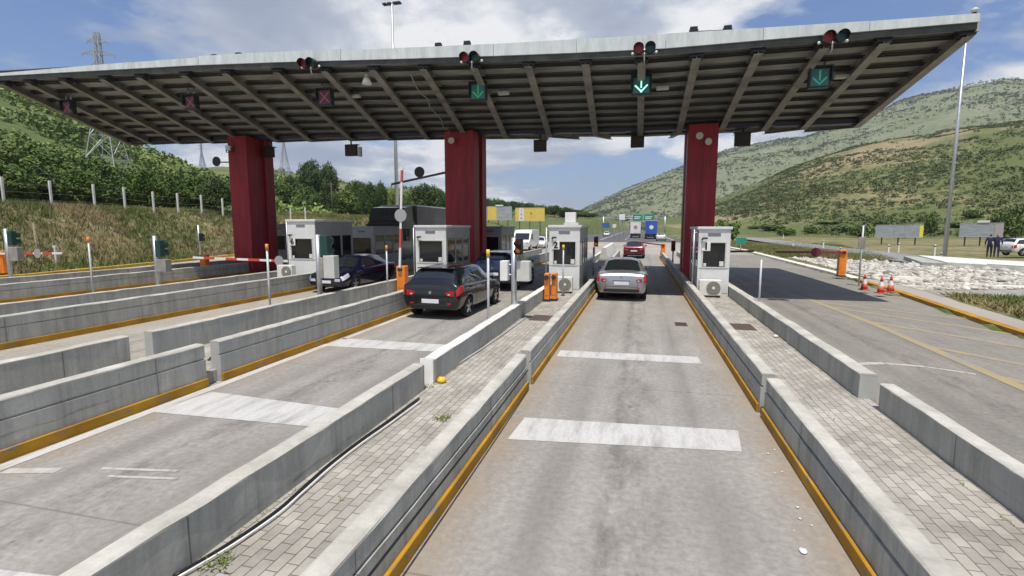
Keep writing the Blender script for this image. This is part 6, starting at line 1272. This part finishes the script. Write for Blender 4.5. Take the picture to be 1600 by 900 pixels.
for k, (px, b, lb) in enumerate(((1350, 453, 'traffic cone on the left of the three, beside the yellow kerb end'), (1376, 458, 'traffic cone in the middle of the three, nearest the camera'), (1391, 456, 'traffic cone on the right of the three'))):
    p = gp(px, b, .13); t = thing('traffic_cone', lb, 'traffic cone', (p.x, p.y, .13), .3 * k, 'red and white traffic cones'); t.scale = (.85, .85, .88); mb = MB(); mb.box(-.19, .19, -.19, .19, 0, .04, .012); mb.cyl((0, 0, .04), (0, 0, .30), .15, .105, 18); mb.cyl((0, 0, .5), (0, 0, .72), .066, .028, 18); mb.build('cone', M_CONE, t); mb = MB(); mb.cyl((0, 0, .30), (0, 0, .5), .106, .067, 18, caps=False); mb.build('sleeve', M_CONEW, t)
t = thing('concrete_platform', 'pale concrete platform on which two people stand, at the right edge', 'platform', (0, 0, 0)); q = [gp(1440, 418, 0), gp(1478, 420, 0), gp(1540, 424, 0), gp(1700, 436, 0)]
mb = MB(); mb.prism([(q[1].x, q[1].y, -.4), (q[3].x, q[3].y, -.4), (q[3].x + 2, q[3].y + 7, -.4), (q[1].x + 2.5, q[1].y + 9, -.4)], (0, 0, .82)); mb.build('slab', M_WHITEWALL, t)
mb = MB(); mb.prism([(q[0].x, q[0].y, -.4), (q[1].x - .02, q[1].y - .02, -.4), (q[1].x + 2.4, q[1].y + 8, -.4), (q[0].x + 2.4, q[0].y + 8, -.4)], (0, 0, .74)); mb.prism([(q[2].x, q[2].y - .30, -.4), (q[3].x, q[3].y - .30, -.4), (q[3].x, q[3].y - .03, -.4), (q[2].x, q[2].y - .03, -.4)], (0, 0, .86)); mb.build('side_block', M_CONC, t)
for (px, py, x0, lb) in ((1160, 511, .26, 'brown drain cover in the block paving before booth 1'), (845, 497, .26, 'brown drain cover in the block paving before booth 2'), (1064, 507, .16, 'small brown drain cover at the right edge of the middle lane')):
    zz_ = .2 if px != 1064 else 0; p = gp(px, py, zz_); t = thing('drain_cover', lb, 'drain cover', (p.x, p.y, zz_), group='drain covers'); mb = MB(); mb.box(-x0, x0, -x0 * 1.5, x0 * 1.5, .0, .012, .003); mb.build('frame', mat('rusty_iron', (.15, .105, .08), .8, var=.4, vscale=8), t); mb = MB()
    for k in range(7): yy = -x0 * 1.3 + k * x0 * 2.6 / 6; mb.box(-x0 * .85, x0 * .85, yy - .012, yy + .012, .0125, .02)
    mb.build('bars', mat('dark_iron', (.09, .07, .06), .8), t)
def lump(name, px, py, z, r, m, label, cat, sc=(1, 1, .6)):
    p = gp(px, py, z); mb = MB(); mb.sphere((0, 0, r * sc[2]), r, sc, 10, 7); rr2 = random.Random(px)
    for v in mb.bm.verts: v.co *= rr2.uniform(.8, 1.15)
    tag(mb.build(name, m, loc=p), label, cat, None, 'thing')
lump('plastic_lid', 690, 598, .2, .075, M_YELLOW, 'small yellow lump on the paving beside the white wall end', 'litter'); lump('paper_scrap', 1255, 863, 0, .035, M_WHITE, 'small white scrap on the middle lane, right foreground', 'litter', (1, 1.2, .4)); lump('paper_scrap', 1212, 527, .2, .05, M_WHITE, 'small white scrap at the foot of the right island wall', 'litter'); lump('rubber_lump', 335, 578, 0, .14, M_BLACK, 'black rubber lump in the wall gap left of the white edge line', 'rubber lump', (.8, 1.0, .9))
for k in range(16):
    px, py = random.Random(k).choice([(1150 + k * 6, 560 + k * 18), (1165 + k * 7, 640 + k * 14)]); lump('stone_chip', px + k % 5 * 4, py, 0, .008 + .004 * (k % 3), M_BOX, 'pale stone chip on the middle lane near the right barrier foot', 'stone')
for o in bpy.data.objects:
    if o.name.startswith('stone_chip'): o['group'] = 'stone chips on the middle lane'
# cable lying along the left island wall
def cable(pts, r, m, label):
    P_ = [Vector(p) for p in pts]; Q = []
    for i in range(len(P_) - 1):
        a, b, c, d = P_[max(0, i - 1)], P_[i], P_[i + 1], P_[min(len(P_) - 1, i + 2)]
        for k in range(6): t = k / 6; Q.append(.5 * ((2 * b) + (c - a) * t + (2 * a - 5 * b + 4 * c - d) * t * t + (3 * b - a - 3 * c + d) * t ** 3))
    Q.append(P_[-1]); mb = MB(); mb.tube(Q, r, 8); tag(mb.build('cable', m), label, 'cable', None, 'thing')
M_CBL = mat('grey_cable', (.42, .42, .43), .5)
cp = [gp(x, y, .225) for x, y in ((272, 900), (360, 848), (430, 800), (470, 765), (515, 725), (560, 690), (610, 655), (655, 622))]; cable(cp, .013, M_BLACK, 'black cable snaking along the foot of the near left island wall')
cp = [gp(x + 4, y + 3, .228) for x, y in ((272, 900), (360, 848), (430, 800), (470, 765), (515, 725), (560, 690), (610, 655), (655, 622))]; cable(cp, .009, M_WHITE, 'thin white cable lying beside the black cable on the paving')
cp = [gp(x, y, .22) for x, y in ((676, 604), (680, 592), (720, 566), (760, 540), (800, 512), (822, 496))]; cable(cp, .018, M_CBL, 'thin cable along the foot of the wall beside the black hatchback')
cable([(-1.64, 2.4, .36), (-1.64, 4.2, .362), (-1.645, 6.0, .358), (-1.66, 7.7, .36)], .010, M_BLACK, 'black cable in the groove of the left lane wall')

# ================================================================== PEOPLE
M_SKIN = mat('skin', (.48, .28, .20), .6); M_HAIR = mat('dark_hair', (.03, .022, .018), .7); M_NAVYC = mat('navy_work_clothes', (.018, .02, .075), .85, var=.2, vscale=9); M_NAVY2 = mat('dark_blue_trousers', (.022, .024, .06), .85); M_SHIRT = mat('pale_grey_shirt', (.42, .42, .45), .85)
def person(x, y, z, rz, label, shirt, trousers, hold=False, H=1.72):
    t = thing('person', label, 'person', (x, y, z), rz); s = H / 1.75
    J = {'pel': (0, 0, .95, .135), 'wst': (0, .01, 1.10, .125), 'che': (0, .02, 1.30, .155), 'nek': (0, .01, 1.47, .06), 'hdb': (0, .02, 1.54, .07), 'hed': (0, .03, 1.64, .098), 'top': (0, .02, 1.71, .07)}
    E_ = [('pel', 'wst'), ('wst', 'che'), ('che', 'nek'), ('nek', 'hdb'), ('hdb', 'hed'), ('hed', 'top')]
    for sd, k in ((-1, 'L'), (1, 'R')):
        f = .22 if (hold and sd > 0) else 0
        J.update({'sh' + k: (sd * .18, .01, 1.41, .065), 'el' + k: (sd * .26, .0 + f * .3, 1.13, .047), 'wr' + k: (sd * .25, .06 + f, .90 + f, .034), 'pa' + k: (sd * .245, .08 + f * 1.2, .83 + f, .036), 'hp' + k: (sd * .09, 0, .88, .095), 'kn' + k: (sd * .10, .03, .50, .066), 'an' + k: (sd * .105, 0, .10, .045), 'to' + k: (sd * .12, .15, .04, .04)})
        E_ += [('che', 'sh' + k), ('sh' + k, 'el' + k), ('el' + k, 'wr' + k), ('wr' + k, 'pa' + k), ('pel', 'hp' + k), ('hp' + k, 'kn' + k), ('kn' + k, 'an' + k), ('an' + k, 'to' + k)]
        for j in range(5):
            a = (j - 2) * .017; ln = (.05, .07, .078, .072, .055)[j]; b0 = J['pa' + k]; J[f'f{j}{k}'] = (b0[0] + sd * a * .4, b0[1] + a + .005, b0[2] - .03 - ln, .010); J[f'g{j}{k}'] = (b0[0] + sd * a * .3, b0[1] + a * .9, b0[2] - .035, .012); E_ += [('pa' + k, f'g{j}{k}'), (f'g{j}{k}', f'f{j}{k}')]
    names = list(J); me = bpy.data.meshes.new('body'); me.from_pydata([tuple(c * s for c in J[n_][:3]) for n_ in names], [(names.index(a), names.index(b)) for a, b in E_], []); o = bpy.data.objects.new('body', me); COL.objects.link(o)
    md = o.modifiers.new('skin', 'SKIN'); md.use_smooth_shade = True
    for i, n_ in enumerate(names): me.skin_vertices[0].data[i].radius = (J[n_][3] * s,) * 2
    me.skin_vertices[0].data[0].use_root = True; o.modifiers.new('sub', 'SUBSURF').levels = 1
    dg = bpy.context.evaluated_depsgraph_get(); m2 = bpy.data.meshes.new_from_object(o.evaluated_get(dg)); o.modifiers.clear(); o.data = m2; o.parent = t; m2.materials.clear()
    for m in (M_SKIN, shirt, trousers, M_BLACK, M_HAIR): m2.materials.append(m)
    for p in m2.polygons:
        c = p.center / s; hand = abs(c.x) > .2 and c.z < .93 + (.22 if hold and c.x > 0 else 0)
        p.material_index = 3 if c.z < .09 else 0 if hand else 2 if (c.z < .97 and abs(c.x) < .2) else 1 if c.z < 1.475 else 4 if (c.z > 1.66 or (c.y < -.01 and c.z > 1.56)) else 0
    mb = MB(); mb.cyl((0, .115 * s, 1.63 * s), (0, .15 * s, 1.605 * s), .012, .018, 8); mb.build('nose', M_SKIN, o)
    for sd in (-1, 1): mb = MB(); mb.sphere((sd * .034 * s, .112 * s, 1.65 * s), .012, (1, .6, .7), 8, 6); mb.build('eye', M_BLACK, o); mb = MB(); mb.sphere((sd * .1 * s, .02 * s, 1.63 * s), .03, (.4, .7, 1), 8, 6); mb.build('ear', M_SKIN, o)
    mb = MB(); mb.box(-.025, .025, .115 * s, .125 * s, 1.572 * s, 1.58 * s); mb.build('mouth', mat('lips', (.30, .12, .10), .6), o)
    return t
p = at(1544, 409, 44.5); person(p.x, 44.5, .42, R(-20), 'person in navy work clothes standing on the left of two on the platform', M_NAVYC, M_NAVY2)
p = at(1552, 409, 44.2); person(p.x + .12, 44.2, .42, R(150), 'person with pale face and navy clothes standing on the right of two', M_NAVYC, M_NAVY2, True, 1.76)
